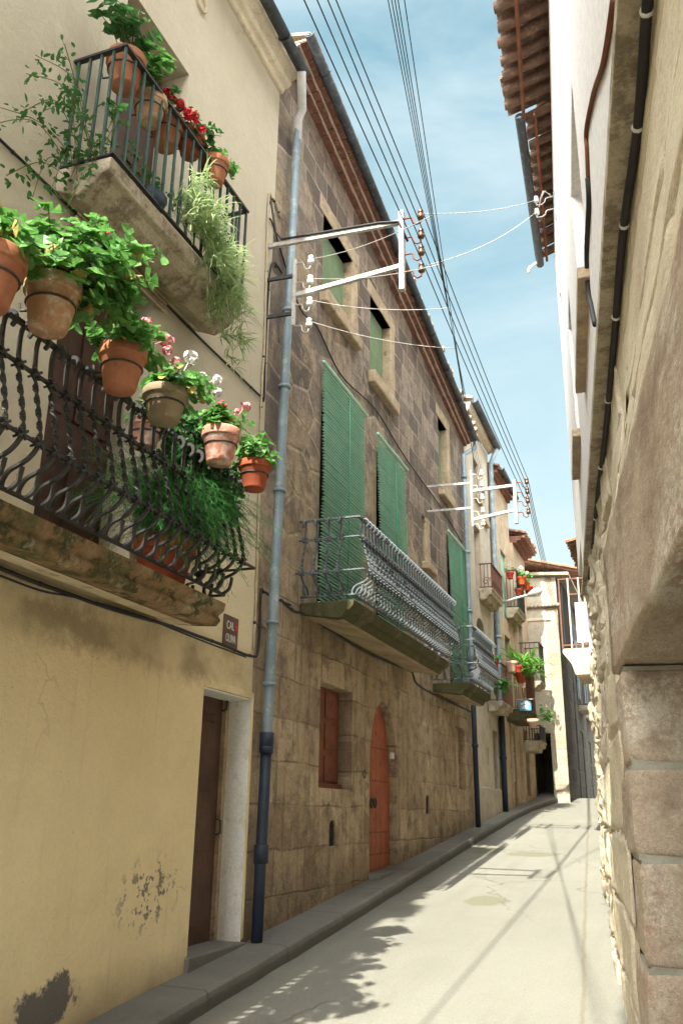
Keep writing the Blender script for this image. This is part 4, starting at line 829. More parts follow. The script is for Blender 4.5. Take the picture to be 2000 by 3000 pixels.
wall_mesh(mb, -.4, 10.40, ZL+.08, WZ, opsw, lambda u, d, z: (we(u)+d, u, z)); mb.quad((we(10.4), 10.4, 4.75), (we(YE), YE, 4.75), (we(YE), YE, WZ), (we(10.4), 10.4, WZ)); mb.quad((we(10.4), 10.4, 4.75), (we(YE), YE, 4.75), (1.5, YE, 4.75), (1.5, 10.4, 4.75)); mb.quad((we(YE), YE, 4.75), (we(YE)+3, YE, 4.75), (we(YE)+3, YE, WZ), (we(YE), YE, WZ)); mb.quad((we(-.4), -.4, ZL), (3.2, -.4, ZL), (3.2, -.4, WZ), (we(-.4), -.4, WZ)); mb.quad((3.2, -.4, ZL), (3.2, YE, ZL), (3.2, YE, WZ), (3.2, -.4, WZ)); mb.quad((we(-.4), -.4, WZ), (we(YE), YE, WZ), (3.2, YE, WZ), (3.2, -.4, WZ))
mb.build('upper_wall', M['white'], rh, fixn=False)
for o in opsw:
    MB().box((we(o[0])+.235, o[0]-.02, o[2]), (we(o[0])+.34, o[1]+.02, o[3])).build('window', M['white'] if o[0] < 6 else M['wood_dark'], rh)
    mb = MB(); swept(mb, [(-.075, o[2]-.09), (-.075, o[2]-.005), (.16, o[2]-.005), (.16, o[2]-.09)], [o[0]-.06, o[1]+.35], we); mb.build('sill', M['trim_stone'], rh, .008)
# eave of canal tiles seen from below
def eave_tiles(parent, y0, y1, over, z, m, pitch=.24, taper=0):
    mb = MB(); n = round((y1-y0)/pitch)
    for i in range(n):
        for j in range(2):
            yc = y0+(i+.25+.5*j)*pitch; s = -1 if j == 0 else 1; vs = []; o = over-taper*(yc-y0)/(y1-y0)*2+R.uniform(-.03, .03); tl = R.uniform(-.02, .02)
            for (xx, zz) in ((we(yc)-o, z-.02), (we(yc)+.5, z+.22)):
                for th in (0, .016):
                    for k in range(7):
                        t = PI*k/6; vs.append((xx, yc+tl-math.cos(t)*pitch*.27, zz+s*math.sin(t)*pitch*.24+th+(.02 if s > 0 else 0)))
            fs = []
            for k in range(6): fs += [(k, k+1, k+15, k+14), (7+k, 21+k, 22+k, 8+k), (k, 7+k, 8+k, k+1), (14+k, 15+k, 22+k, 21+k)]
            mb.add(vs, fs, True)
    return mb.build('eave_tiles', m, parent)
YG = 9.0
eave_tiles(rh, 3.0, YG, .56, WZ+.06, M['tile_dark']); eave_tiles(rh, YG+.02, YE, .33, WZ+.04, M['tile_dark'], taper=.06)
tiles_roof(rh, -.9, 3.4, -.3, YE, WZ+.27, WZ+1.3, M['tile'])
MB().tube([(we(3)-.34, 3, WZ-.03), (we(YG)-.34, YG+.02, WZ-.03)], .022, 8).build('eave_pole', M['pole'], rh)
MB().tube([(we(YG)-.2, YG, WZ-.02), (we(YE)-.12, YE, WZ-.02)], .02, 8).build('eave_pole', M['pole'], rh)
MB().tube([(we(YG)-.385, YG-.02, WZ-.02), (we(10.5)-.31, 10.5, WZ-.04), (we(YE)-.23, YE+.02, WZ-.05)], .06, 12).build('gutter', M['gutter'], rh)
MB().tube([(we(YE-.1)-.22, YE-.1, WZ-.05), (we(YE-.1)-.40, YE-.1, WZ-.16), (we(YE-.1)-.42, YE-.1, WZ-.24)], .025, 8).build('waterspout', M['pipe_white'], rh)
# the next houses on the right
r2 = empty('cream_balcony_house', (-1.0, 12.4, 1.2), 'cream house with screened balcony projecting beyond the long ledge', 'house')
w2x = lambda y: -.90-.075*(y-10.46)
mb = MB(); wall_mesh(mb, 10.46, 14.6, 3.4, 8.2, [(12.95, 13.6, 3.92, 5.8, .2)], lambda u, d, z: (w2x(u)+d+.03, u, z)); mb.quad((w2x(10.46)+.03, 10.46, 3.4), (2, 10.46, 3.4), (2, 10.46, 8.2), (w2x(10.46)+.03, 10.46, 8.2)); mb.quad((w2x(14.6)+.03, 14.6, 3.4), (w2x(14.6)+.03, 14.6, 8.2), (2, 14.6, 8.2), (2, 14.6, 3.4)); mb.quad((w2x(10.46), 10.46, 8.2), (w2x(14.6), 14.6, 8.2), (2, 14.6, 8.2), (2, 10.46, 8.2))
mb.build('wall', M['white'], r2, fixn=False)
masonry('stone_base', 10.45, 14.6, lambda y: G(0, y)-.1, lambda y: 3.42, rows, 150, 90, .045, lambda y: 1.6, M['rubble'], r2)
MB().box((w2x(13)+.25, 12.9, 3.9), (w2x(13)+.4, 13.7, 5.85)).build('balcony_door', M['wood_dark'], r2)
tiles_roof(r2, -.85, 2.2, 10.5, 14.6, 8.25, 9.1, M['tile'])
b0, b1_ = 12.95, 13.95; bx = -1.46
bs = MB().prism([(-1.02, 3.52), (-1.30, 3.52), (-1.34, 3.66), (bx+.10, 3.70), (bx, 3.84), (bx, 3.90), (-1.02, 3.90)], b0, b1_).build('balcony', M['soffit'], r2, .01)
mb = MB()
for zz in (3.95, 4.93): mb.bar((bx+.01, b0, zz), (bx+.01, b1_, zz), .022); mb.bar((bx+.01, b0+.01, zz), (w2x(b0), b0+.01, zz), .022); mb.bar((bx+.01, b1_-.01, zz), (w2x(b1_), b1_-.01, zz), .022)
mb.build('handrail', M['rust'], bs)
for (xx, yy) in ((bx+.01, b0), (bx+.14, b0), (bx+.29, b0), (bx+.01, b1_), (bx+.2, b1_)):
    MB().box((xx-.011, yy-.011, 3.9), (xx+.011, yy+.011, 4.94)).build('post', M['steel'] if xx > bx+.05 else M['rust'], bs)
MB().box((bx+.03, b0+.06, 3.96), (bx+.045, b1_-.03, 4.90)).build('screen', M['screen_dark'], bs)
MB().box((w2x(13.7)-.17, 13.70, 4.12), (w2x(13.7)+.05, 13.74, 4.74)).build('white_board', M['paint_white'], bs)
r3 = empty('rough_stone_house', (-1.6, 18, 1.8), 'sunlit rough stone house at the far right end of the lane', 'house')
masonry('wall', 14.62, 21.3, lambda y: G(0, y)-.1, lambda y: 6.7, courses(14, 22, 0, 6.5, .26, .42, .35, .7), 190, 150, .05, lambda y: 1.4, M['rubble'], r3)
mb = MB(); mb.quad((-1.78, 21.3, 0), (2, 21.3, 0), (2, 21.3, 6.3), (-1.78, 21.3, 6.3)); mb.quad((-1.2, 14.62, 6.3), (-1.75, 21.3, 6.3), (2, 21.3, 6.3), (2, 14.62, 6.3)); mb.quad((-1.15, 14.63, 0), (-1.15, 14.63, 6.3), (2, 14.63, 6.3), (2, 14.63, 0)); mb.build('side_wall', M['rubble'], r3, fixn=False)
tiles_roof(r3, -1.72, 2, 17.2, 21.3, 6.75, 7.6, M['tile'])
# tall neighbour just behind the viewer: it shades the near end of the right hand wall
nh = empty('tall_house', (1.2, -3, 0), 'tall cream house just behind the viewpoint on the right', 'house')
MB().box((-.69, -7, -.8), (3.4, -1.1, 12.4)).build('wall', M['white'], nh, .02)
tiles_roof(nh, -.8, 3.4, -7, -1.1, 12.45, 13.3, M['tile'])
ws_ = MB().box((-.74, -4.2, 3.0), (-.68, -3.2, 4.6)).build('window', M['wood_dark'], nh, .01)
# ------------------------------------------------------------------ overhead line: brackets, insulators, wires
def hook_insulator(parent, base, tip, m, scale=1, name='insulator'):
    b, t = Vector(base), Vector(tip); h = .085*scale
    o = MB().lathe([(0, 0), (.026*scale, 0), (.030*scale, .012*scale), (.030*scale, .035*scale), (.020*scale, .042*scale), (.020*scale, .05*scale), (.026*scale, .056*scale), (.026*scale, .075*scale), (.014*scale, h), (0, h)], 14, t).build(name, m, parent)
    lo = t.z-.055*scale; mid = Vector(((b.x+t.x)/2, b.y, b.z))
    MB().tube([b, b*.6+Vector((t.x, b.y, b.z))*.4, Vector((b.x*.5+t.x*.5, b.y, b.z-.01)), Vector((b.x*.45+t.x*.55, b.y, lo+.03)), Vector((b.x*.25+t.x*.75, b.y, lo+.003)), Vector((t.x-.005, b.y, lo+.012)), t], .0075*scale, 6).build('hook', M['steel'] if m is M['porcelain'] else M['pole'], o)
    return o
def bracket(label, y, zin, zout, zarm, zshort, xin, xout, tin, tout, sc=1):
    t = empty('line_bracket', (F, y, zarm[0][0]), label, 'line bracket')
    MB().bar((xin, y, zin[0]), (xin, y, zin[1]), .034, .03).build('inner_post', M['steel'], t, .003)
    MB().bar((xout, y, zout[0]), (xout, y, zout[1]), .055, .045).build('outer_post', M['steel'], t, .004)
    for za, zb in zarm: MB().bar((xin+.02, y, za), (xout, y, zb), .035, .042).build('arm', M['steel'], t, .003)
    for za, zb in zshort: MB().bar((F-.05, y, za), (xin, y, zb), .025, .03).build('short_arm', M['steel'] if xin > F+.4 else M['gutter'], t)
    for z in tin: hook_insulator(t, (xin+.01, y, z+.03), (xin+.15*sc, y, z), M['porcelain'], sc)
    for z in tout: hook_insulator(t, (xout+.02, y, z+.03), (xout+.17*sc, y, z), M['porcelain_brown'], sc)
    return t
B1 = X(782, 821, F)[0]; Z = lambda px, py, y=B1: Yp(px, py, y)[1]; XX = lambda px, py, y=B1: Yp(px, py, y)[0]
xin1, xout1 = XX(862, 860), XX(1177, 730)
tin1 = [Z(909, p) for p in (773, 831, 895, 957)]; tout1 = [Z(1230, p) for p in (640, 697, 746, 797)]
br1 = bracket('white steel line bracket nearest the viewer beside the tall downpipe', B1, (Z(857, 955), Z(868, 760)), (Z(1174, 852), Z(1181, 619)), [(Z(868, 865), Z(1172, 780))], [(Z(782, 821), Z(863, 808)), (Z(780, 929), Z(860, 918))], xin1, xout1, tin1, tout1)
MB().bar((F, B1, Z(868, 705)), (xout1, B1, Z(1172, 652)), .035, .042).build('arm', M['steel'], br1, .003)
MB().tube([(F+.06, B1-.12, Z(868, 690)+.35), (F+.08, B1-.03, Z(868, 690)+.06), (F+.14, B1-.024, Z(868, 705)+.03), (xout1-.2, B1-.024, Z(1150, 655)+.02), (xout1-.02, B1-.03, Z(1172, 652)-.01), (xout1+.05, B1, Z(1190, 690)-.06)], .011, 7).build('feed_cable', M['cable'], br1)
B2 = X(1250, 1426, F)[0]; Z2 = lambda px, py: Yp(px, py, B2)[1]; X2 = lambda px, py: Yp(px, py, B2)[0]
xin2, xout2 = X2(1381, 1450), X2(1509, 1470)
tin2 = [Z2(1410, p) for p in (1393, 1426, 1464, 1503, 1540)][:5]; tout2 = [Z2(1533, p) for p in (1418, 1447, 1474, 1506)]
br2 = bracket('white steel line bracket further up over the stone house balconies', B2, (Z2(1384, 1543), Z2(1379, 1378)), (Z2(1513, 1534), Z2(1506, 1407)), [(Z2(1395, 1437), Z2(1503, 1422)), (Z2(1403, 1520), Z2(1506, 1494))], [(Z2(1250, 1426), Z2(1380, 1415)), (Z2(1250, 1498), Z2(1382, 1488))], xin2, xout2, tin2, tout2)
wn = 0
def wire(p, q, sag, r, m, label, group=None, name='overhead_wire', n=14):
    p, q = Vector(p), Vector(q); pts = [p.lerp(q, k/n)-Vector((0, 0, 4*sag*(k/n)*(1-k/n))) for k in range(n+1)]
    return tag(MB().tube(pts, r, 6).build(name, m), label, 'wire', group)
GW = 'four parallel power wires along the outer insulators'
nm4 = ['uppermost', 'second', 'third', 'lowest']
for i in range(4):
    p1 = Vector((xout1+.19, B1, tout1[i]+.06)); p2 = Vector((xout2+.19, B2, tout2[i]+.06)); d = (p1-p2)/(p1.y-p2.y)
    p0 = PX(*((986, 0), (962, 0), (931, 0), (893, 0))[i], xout1+.17); p0 = p1+(p0-p1)*3.0
    far = Vector((-1.9, 20.6, 4.5+.12*(3-i)))
    pts = [p0.lerp(p1, k/8)-Vector((0,0,.06*(k/8)*(1-k/8))) for k in range(9)] + [p1.lerp(p2, k/8)-Vector((0,0,.20*(k/8)*(1-k/8))) for k in range(1, 9)] + [p2.lerp(Vector((XR-.05, PYF-.06, pzl(1640, (1742, 1762, 1780, 1800)[i]))), k/6)-Vector((0,0,.3*(k/6)*(1-k/6))) for k in range(1, 7)]
    tag(MB().tube(pts, .0046, 6).build('overhead_wire', M['wire']), f'black power wire on the {nm4[i]} brown insulators of both brackets', 'wire', GW)
ends = [(1143, 0), (1153, 0), (1162, 0), (1171, 0), (1189, 0)]
bw = []
for i in range(5):
    p2 = Vector((xin2+.15, B2, tin2[i]+.06)); p0 = PY(*ends[i], 3.0); p0 = p2+(p0-p2)*1.35
    bw.append((p0, p2)); wire(p0, p2, .10, .0024, M['wire'], 'thin dark wire of the bundle crossing the sky from upper right to the white insulators', 'bundle of thin crossing wires')
for i in range(4):
    p = Vector((xin1+.17, B1, tin1[i]+.05)); a, b = bw[min(i, 4)]; q = a.lerp(b, .42+.05*i); wire(p, q, .05, .0028, M['wire_pale'], f'thin pale tap wire from the {nm4[i]} white insulator near the downpipe', 'thin tap wires', 'tap_wire')
# right eave insulators with service wires
IY = 9.3; ip = [PY(1570, 592, IY), PY(1572, 628, IY)]
eb = empty('eave_insulator_bracket', ip[0], 'small bracket with two white insulators under the right hand tiled eave', 'line bracket')
MB().bar((we(IY)-.03, IY, ip[0].z+.1), (we(IY)-.03, IY, ip[1].z-.14), .02).build('post', M['zinc'], eb)
for p in ip:
    hook_insulator(eb, (we(IY)-.03, IY, p.z+.03), (p.x, IY, p.z), M['porcelain'])
mb = MB()
for k in range(3): mb.tube([(we(IY)-.06-.012*k, IY+.03*k, ip[0].z+.02+.05*k), (we(IY)-.14-.012*k, IY, ip[0].z+.14), (we(IY)-.2, IY-.01*k, ip[0].z+.02), (ip[1].x+.03, IY, ip[1].z+.1)], .005, 5)
mb.build('wire_loop', M['wire_pale'], eb)
wire((xout1+.17, B1, tout1[0]+.05), ip[0]+Vector((-.02, 0, .03)), .06, .004, M['wire_pale'], 'pale service wire crossing the lane from the top brown insulator', None, 'service_wire')
wire((xout1+.17, B1, tout1[3]+.05), ip[1]+Vector((-.02, 0, .03)), .10, .004, M['wire_pale'], 'pale service wire crossing the lane from the lowest brown insulator', None, 'service_wire')
# ------------------------------------------------------------------ cables on the walls
def cable(name, pts, r, m, label, clips=0, n=6):
    pts = [Vector(p) for p in pts]; o = MB().tube(spline([tuple(p) for p in pts], n), r, 7).build(name, m); tag(o, label, 'cable')
    if clips:
        for i in range(clips):
            k = (i+.5)/clips*(len(pts)-1); a = int(k); p = pts[a].lerp(pts[min(a+1, len(pts)-1)], k-a)
            c = MB(); c.tube([p+Vector((0, -.007, 0)), p+Vector((0, .007, 0))], r*1.25, 8); c.build('clip', M['pipe_white'] if name == 'thick_cable' else M['cable'], o)
    return o
fx = F+.012
cable('wall_cable', [PX(*p, fx) for p in ((-150, 262), (0, 408), (120, 523), (238, 640), (420, 822), (580, 985), (700, 1100), (762, 1160))], .009, M['cable'], 'thin black cable slanting across the ochre wall between its balconies', 8)
cable('wall_cable', [PX(*p, fx+.01) for p in ((-80, 1635), (0, 1664), (100, 1704), (207, 1742), (330, 1785), (500, 1834), (580, 1863), (660, 1892), (735, 1922), (757, 1900), (764, 1740), (772, 1733), (800, 1750), (850, 1772))], .011, M['cable'], 'black cable bundle under the lower ochre balcony', 9)
cable('wall_cable', [PX(*p, fx+.014) for p in ((-80, 1662), (0, 1686), (120, 1730), (230, 1752), (400, 1800), (520, 1848), (600, 1880), (720, 1925))], .006, M['cable'], 'slack second wire hanging just under the black bundle on the ochre wall', 0)
cable('wall_cable', [PX(*p, fx+.01) for p in ((822, 1757), (860, 1790), (900, 1803), (1000, 1868), (1080, 1915), (1150, 1945), (1204, 1967), (1222, 2005), (1290, 2045), (1340, 2068), (1385, 2088))], .013, M['cable'], 'black cable running beneath the long stone balcony', 6)
cable('wall_cable', [PX(*p, fx) for p in ((790, 640), (800, 660), (830, 760), (880, 905), (930, 960), (1000, 1100), (1100, 1200), (1180, 1330), (1300, 1500), (1352, 1590))], .008, M['cable'], 'thin dark cable across the upper stone facade above the cane blinds', 0)
cable('conduit', [PX(*p, fx) for p in ((742, 1905), (752, 1700), (766, 1165), (775, 1000), (786, 600), (796, 582), (805, 590), (824, 640))], .010, M['conduit'], 'painted conduit running up the corner of the ochre house', 9)
cable('conduit', [PX(*p, fx) for p in ((766, 1170), (774, 1165), (777, 1050), (786, 860), (798, 770), (826, 800))], .009, M['cable'], 'short dark conduit loop beside the ochre house corner', 4)
rx_ = lambda y: wx(y)
def RWp(y, z, off=.04): return Vector((wx(y)-off, y, z))
cable('thick_cable', [(wup(y)-.026+.006*math.sin(y*5), y, ZL-.05+.018*math.sin(y*2.1)) for y in (1.2, 1.7, 2.2, 2.8, 3.5, 4.4, 5.6, 7, 8.4, 9.6, 10.2)] + [Vector((lx(10.5)+.08, 10.5, ZL-.3)), Vector((lx(10.5)+.07, 10.55, 3.4))], .019, M['cable'], 'thick black cable bundle clipped under the long ledge on the right', 14, 8)
wp = lambda px, py: (lambda r: (lambda t: Vector((r.x*t-.012, r.y*t, EYE+r.z*t)))((L0.x+.035-ld.x*L0.y)/(r.x-ld.x*r.y)))(ray(px, py))
cable('wall_cable', [wp(*p) for p in ((1805, 0), (1775, 180), (1745, 270), (1722, 380), (1724, 440), (1727, 520))], .012, M['pole'], 'brown upper length of loose cable on the cream wall', 0)
cable('wall_cable', [wp(*p) for p in ((1727, 520), (1730, 600), (1723, 740), (1728, 850), (1738, 900), (1748, 950))], .017, M['cable'], 'black lower length of loose cable on the cream wall', 0)
# ------------------------------------------------------------------ lamp and phone sign
ly, lz = X(1475, 1765, DX+.02); ly = 16.9; a0 = PY(1474, 1766, ly); a0.x = min(a0.x, DX+.03); a1 = PY(1550, 1742, ly); a2 = PY(1588, 1728, ly)
lamp = empty('street_lamp', a0, 'grey street lamp on a slanting arm below the red flower pots', 'street lamp')
MB().tube([a0, a0.lerp(a1, .5)+Vector((0,0,.01)), a1], .024, 8).build('arm', M['lamp_body'], lamp)
d = (a2-a1); mb = MB(); mb.tube([a1-d*.15, a1+d*.1, a1+d*.4, a1+d*.75, a1+d*1.0], [.03, .055, .085, .075, .02], 12); mb.build('lamp_head', M['lamp_body'], lamp)
MB().lathe([(0, -.03), (.05, -.025), (.065, 0)], 14, a1+d*.55+Vector((0,0,-.055))).build('lens', M['porcelain'], lamp)
sy_ = y6-.03; q0 = PY(1519, 2054, sy_); q1 = PY(1556, 2082, sy_)
ps = empty('telephone_sign', (q0+q1)/2, 'small blue sign with white telephone hung on the far plant balcony', 'sign')
MB().box((q0.x, sy_-.02, q1.z), (q1.x, sy_, q0.z)).build('panel', M['sign_blue'], ps, .01)
cx, cz_ = (q0.x+q1.x)/2, (q0.z+q1.z)/2; w = (q1.x-q0.x); mb = MB()
def flat(pts): mb.add([(cx+a*w, sy_-.0225, cz_+b*w) for a, b in pts] + [(cx+a*w, sy_-.0205, cz_+b*w) for a, b in pts], [tuple(range(len(pts))), tuple(range(len(pts), 2*len(pts)))] + [(i, (i+1) % len(pts), (i+1) % len(pts)+len(pts), i+len(pts)) for i in range(len(pts))])
flat([(-.30, -.24), (.30, -.24), (.27, -.06), (.12, .06), (-.12, .06), (-.27, -.06)]); flat([(-.36, .08), (-.20, .05), (-.18, .13), (.18, .13), (.20, .05), (.36, .08), (.33, .22), (.15, .28), (-.15, .28), (-.33, .22)])
mb.build('telephone_mark', M['paint_white'], ps)
MB().bar((q0.x-.05, sy_-.01, q0.z+.03), (q1.x+.06, sy_-.01, q0.z+.03), .014).build('hanger', M['steel'], ps)
# ------------------------------------------------------------------ plants
RP = random.Random(5)
def rv(a=1): 
    while True:
        v = Vector((RP.uniform(-1, 1), RP.uniform(-1, 1), RP.uniform(-1, 1)))
        if .05 < v.length < 1: return v*a
def round_leaf(mb, c, nrm, r):
    nrm = nrm.normalized(); a = nrm.orthogonal().normalized(); a = Matrix.Rotation(RP.uniform(0, 6.28), 3, nrm) @ a; b = nrm.cross(a); n = 9
    vs = [c-nrm*r*.18]
    for k in range(n):
        t = .35+(2*PI-.7)*k/(n-1); rr = r*(1+.13*math.cos(3.5*t)); vs.append(c+(a*math.cos(t)+b*math.sin(t))*rr+nrm*r*(.12+.12*math.sin(2.5*t)))
    mb.add(vs, [(0, k, k+1) for k in range(1, n)], False)
def blade(mb, p, d, L, w, droop, seg=4):
    p = Vector(p); d = d.normalized(); s = d.cross(Vector((0,0,1))); s = s.normalized() if s.length > .05 else Vector((1,0,0)); vs = []; q = p.copy(); dd = d.copy()
    for k in range(seg+1):
        t = k/seg; ww = w*math.sin(PI*(.12+.83*t)) if k < seg else .0008; vs += [q-s*ww, q+s*ww]; q = q+dd*L/seg; dd = (dd+Vector((0,0,-droop/seg))).normalized()
    mb.add(vs, [(2*k, 2*k+1, 2*k+3, 2*k+2) for k in range(seg)], True)
def cluster(mb, c, r, n=16):
    for _ in range(n):
        v = rv(); v = v.normalized(); p = c+v*r*RP.uniform(.7, 1); a = v.orthogonal().normalized(); a = Matrix.Rotation(RP.uniform(0, 6), 3, v) @ a; b = v.cross(a); s = r*.5
        mb.add([p+a*s, p+b*s*.8+v*s*.2, p-a*s, p-b*s*.8+v*s*.2], [(0, 1, 2, 3)])
def pot_mesh(r, h): return [(0, 0), (r*.62, 0), (r*.66, .01), (r*.90, h*.74), (r*.91, h*.745), (r*.985, h*.75), (r, h*.77), (r, h*.98), (r*.985, h), (r*.88, h), (r*.86, h*.88), (0, h*.88)]
def geranium(name, c, r, h, label, potm, spread, height, leaves, lean=(0,0,0), flowers=(), lsz=.034, hoop=True, leafm='leaf', group=None, cat='potted plant', tilt=None, hang=0):
    """c = centre of the pot's rim"""
    c = Vector(c); base = c-Vector((0,0,h)); t = empty(name, base, label, cat, group)
    MB().lathe(pot_mesh(r, h), 24, base).build('pot', M[potm], t)
    if hoop:
        o = MB(); z = base.z+h*.52; rr = r*.845; o.tube([(c.x+rr*math.cos(k*PI/10), c.y+rr*math.sin(k*PI/10), z) for k in range(21)], .006, 5); o.tube([(c.x-rr, c.y, z), (c.x-rr-.06, c.y, z+.01), (c.x-rr-.07, c.y, z+.05)], .006, 5); o.build('hoop', M['iron'], t)
    f = MB(); st = MB(); L = Vector(lean); top = c-Vector((0,0,h*.1)); ns = max(5, leaves//11); tips = []
    for i in range(ns):
        v = rv(); v.z = abs(v.z)*.9+.1-hang*RP.random(); tip = top+Vector((v.x*spread, v.y*spread, v.z*height))+L*RP.uniform(.3, 1); mid = top.lerp(tip, .5)+Vector((0,0,.03))
        st.tube([top+rv(r*.3), mid, tip], [.004, .0035, .0025], 4); tips.append((mid, tip))
    for i in range(leaves):
        m_, tp = tips[i % ns]; p = m_.lerp(tp, RP.uniform(.1, 1.05))+rv(.06); out = (p-top); out.z *= .4; nr = out.normalized()*RP.uniform(.1, 1)+Vector((.12,-.2,1))*RP.uniform(.3, 1)+rv(.5); round_leaf(f, p, nr, lsz*RP.uniform(.6, 1.25))
    if leaves > 100:
        dl = MB()
        for i in range(leaves//12):
            m_, tp = tips[RP.randrange(ns)]; round_leaf(dl, m_.lerp(tp, RP.uniform(0, .7))+rv(.07), rv()+Vector((0,0,.4)), lsz*RP.uniform(.5, .95))
        dl.build('dry_leaves', M['leaf_dry'], t, fixn=False)
    st.build('stem', M['stem'], t); f.build('foliage', M[leafm], t, fixn=False)
    for col in sorted({q[0] for q in flowers}):
        fl = MB()
        for q in flowers:
            if q[0] != col: continue
            p = top+Vector(q[1]); cluster(fl, p, q[2] if len(q) > 2 else .03, 34); fl.tube([top+L*.3, p], .0025, 4)
        fl.build('flowers', M[col], t, fixn=False)
    return t
XP = -2.38
GP = 'flower pots hooped to the lower ochre balcony'
p = PX(-18, 745, XP); geranium('potted_geranium', p, .135, .24, 'plain terracotta geranium pot cut by the left edge of the picture', 'pot', .22, .24, 150, (-.05, .0, 0), lsz=.042, group=GP)
p = PX(159, 832, XP); geranium('potted_geranium', p, .125, .235, 'limed terracotta pot carrying the largest spreading geranium', 'pot_pale', .36, .40, 640, (.12, .10, .13), [('magenta', (.12, .16, .36), .026), ('pink', (.1, .42, .05), .035), ('magenta', (.14, .28, .05), .016)], lsz=.040, group=GP, hang=.5)
p = PX(363, 1024, XP); geranium('potted_geranium', p, .118, .225, 'smooth terracotta pot with pink flowered geranium on the lower ochre balcony', 'pot', .22, .20, 190, (0, .05, .02), [('pink', (.06, .16, .19), .035), ('pink', (.04, .30, .23), .042), ('pink', (.05, .10, .22), .03), ('pink', (.1, .32, .10), .028), ('pink', (.08, .26, .14), .026)], lsz=.038, group=GP)
p = PX(487, 1147, XP-.02); geranium('potted_geranium', p, .125, .18, 'wide grey lichened pot with white flowered geranium', 'pot_grey', .22, .24, 190, (.03, .10, .03), [('white', (.04, .16, .30), .045), ('white', (.06, .26, .22), .035), ('white', (.1, .36, .25), .03), ('white', (.1, .38, .18), .03)], lsz=.034, group=GP, hang=.4)
p = PX(649, 1262, XP-.03); geranium('potted_geranium', p, .118, .215, 'flaking white and red pot near the balcony corner with one crimson bloom', 'pot_white', .20, .17, 180, (0, .04, .03), [('magenta', (.0, -.02, .18), .034), ('pink', (.04, .22, .28), .035), ('pink', (.03, .12, .2), .02)], lsz=.033, group=GP)
p = PX(747, 1356, XP-.06); geranium('potted_geranium', p, .108, .19, 'deep red clay pot hung out at the far corner of the lower ochre balcony', 'pot_red', .17, .22, 150, (-.02, -.04, .02), [], lsz=.031, group=GP)
c = PX(745, 1356, XP-.06); mb = MB(); mb.tube([c+Vector((0,.11,.02)), c+Vector((0,.17,.05)), c+Vector((0,.20,.0)), c+Vector((0,.20,-.09))], .008, 6); tag(mb.build('hose_end', M['wire_pale']), 'short pale rope end drooping beside the deep red pot', 'rope')
p = PX(430, 1235, -2.72); geranium('potted_geranium', p, .10, .17, 'pink clay pot standing inside the bars of the lower ochre balcony', 'pot_white', .15, .14, 60, lsz=.03, hoop=True, group=GP)
# asparagus fern in a big planter on the balcony floor
c = Vector((-2.83, 4.45, 2.86)); t = empty('asparagus_fern', c, 'big feathery fern in a dark red planter at the end of the lower balcony', 'potted plant')
MB().lathe(pot_mesh(.19, .30), 28, c).build('planter', M['pot_red'], t)
f = MB()
for i in range(620):
    a = RP.uniform(0, 6.28); s = c+Vector((0,0,.32))+Vector((RP.uniform(-.1, .14), RP.uniform(-.3, .22), RP.uniform(-.05, .3))); d = Vector((math.cos(a)*.7+.38, math.sin(a)*.8, RP.uniform(.1, 1.2))); q = s.copy(); L = RP.uniform(.25, .62); dd = d.normalized()
    for k in range(9):
        nq = q+dd*L/9; f.tube([q, nq], .0014, 3, False); 
        for _ in range(6): blade(f, q.lerp(nq, RP.random()), (rv()+dd*.5), RP.uniform(.025, .055), .0022, .1, 1)
        q = nq; dd = (dd+Vector((.03, 0, -.2))).normalized()
f.build('fronds', M['fern'], t, fixn=False)
# dense shrubby climber behind the bars above the fern
def leafmass(mb, c, ext, n, sz):
    for _ in range(n):
        v = rv(); p = Vector(c)+Vector((v.x*ext[0], v.y*ext[1], v.z*ext[2])); round_leaf(mb, p, rv()+Vector((.3,-.3,.6)), sz*RP.uniform(.6, 1.3))
c = PX(560, 1330, -2.66); t = empty('ivy_geranium', c, 'dark trailing foliage hanging behind the bars under the grey pot', 'plant'); f = MB()
leafmass(f, c, (.13, .32, .30), 520, .028); leafmass(f, c+Vector((.05, .3, -.15)), (.12, .24, .26), 340, .026)
st = MB()
for k in range(14): st.tube([c+rv(.1)+Vector((0,0,.2)), c+rv(.2), c+rv(.2)+Vector((0,.1,-.3))], .004, 4)
f.build('foliage', M['leaf_dark'], t, fixn=False); st.build('stem', M['stem'], t)
# upper balcony
XU = -2.66
GU = 'flower pots hung inside the upper ochre balcony'
p = PX(372, 172, -2.83); geranium('potted_geranium', p, .125, .235, 'tall terracotta pot at the near corner of the upper ochre balcony', 'pot', .26, .34, 90, (-.02, -.1, .10), lsz=.042, group=GU, leafm='leaf_dark')
p = PX(443, 292, -2.80); geranium('potted_geranium', p, .11, .19, 'buff pot with pale leaves beside the red begonia on the upper balcony', 'pot_pale', .16, .34, 70, (0, -.04, .12), lsz=.038, group=GU)
p = PX(492, 352, -2.82); geranium('potted_begonia', p, .115, .23, 'shaded terracotta pot with hanging clusters of red flowers', 'pot', .14, .22, 40, (0, 0, .1), [('red', (.0+.03*k, -.05+.05*(k % 4), .22-.035*k), .03) for k in range(9)], lsz=.03, group=GU, leafm='leaf_dark')
p = PX(560, 400, -2.80); geranium('potted_geranium', p, .10, .17, 'bushy green plant spilling over the middle of the upper balcony rail', 'pot_red', .22, .17, 150, (.04, .06, .03), lsz=.03, group=GU, hang=.6, leafm='leaf_dark')
p = PX(630, 474, -2.72); geranium('potted_begonia', p, .105, .19, 'terracotta pot with small pink flowers near the far end of the upper rail', 'pot', .15, .15, 70, (0, .04, .02), [('pink', (.02, .05+.03*(k % 4), .05+.03*(k//2)), .018) for k in range(7)], lsz=.028, group=GU)
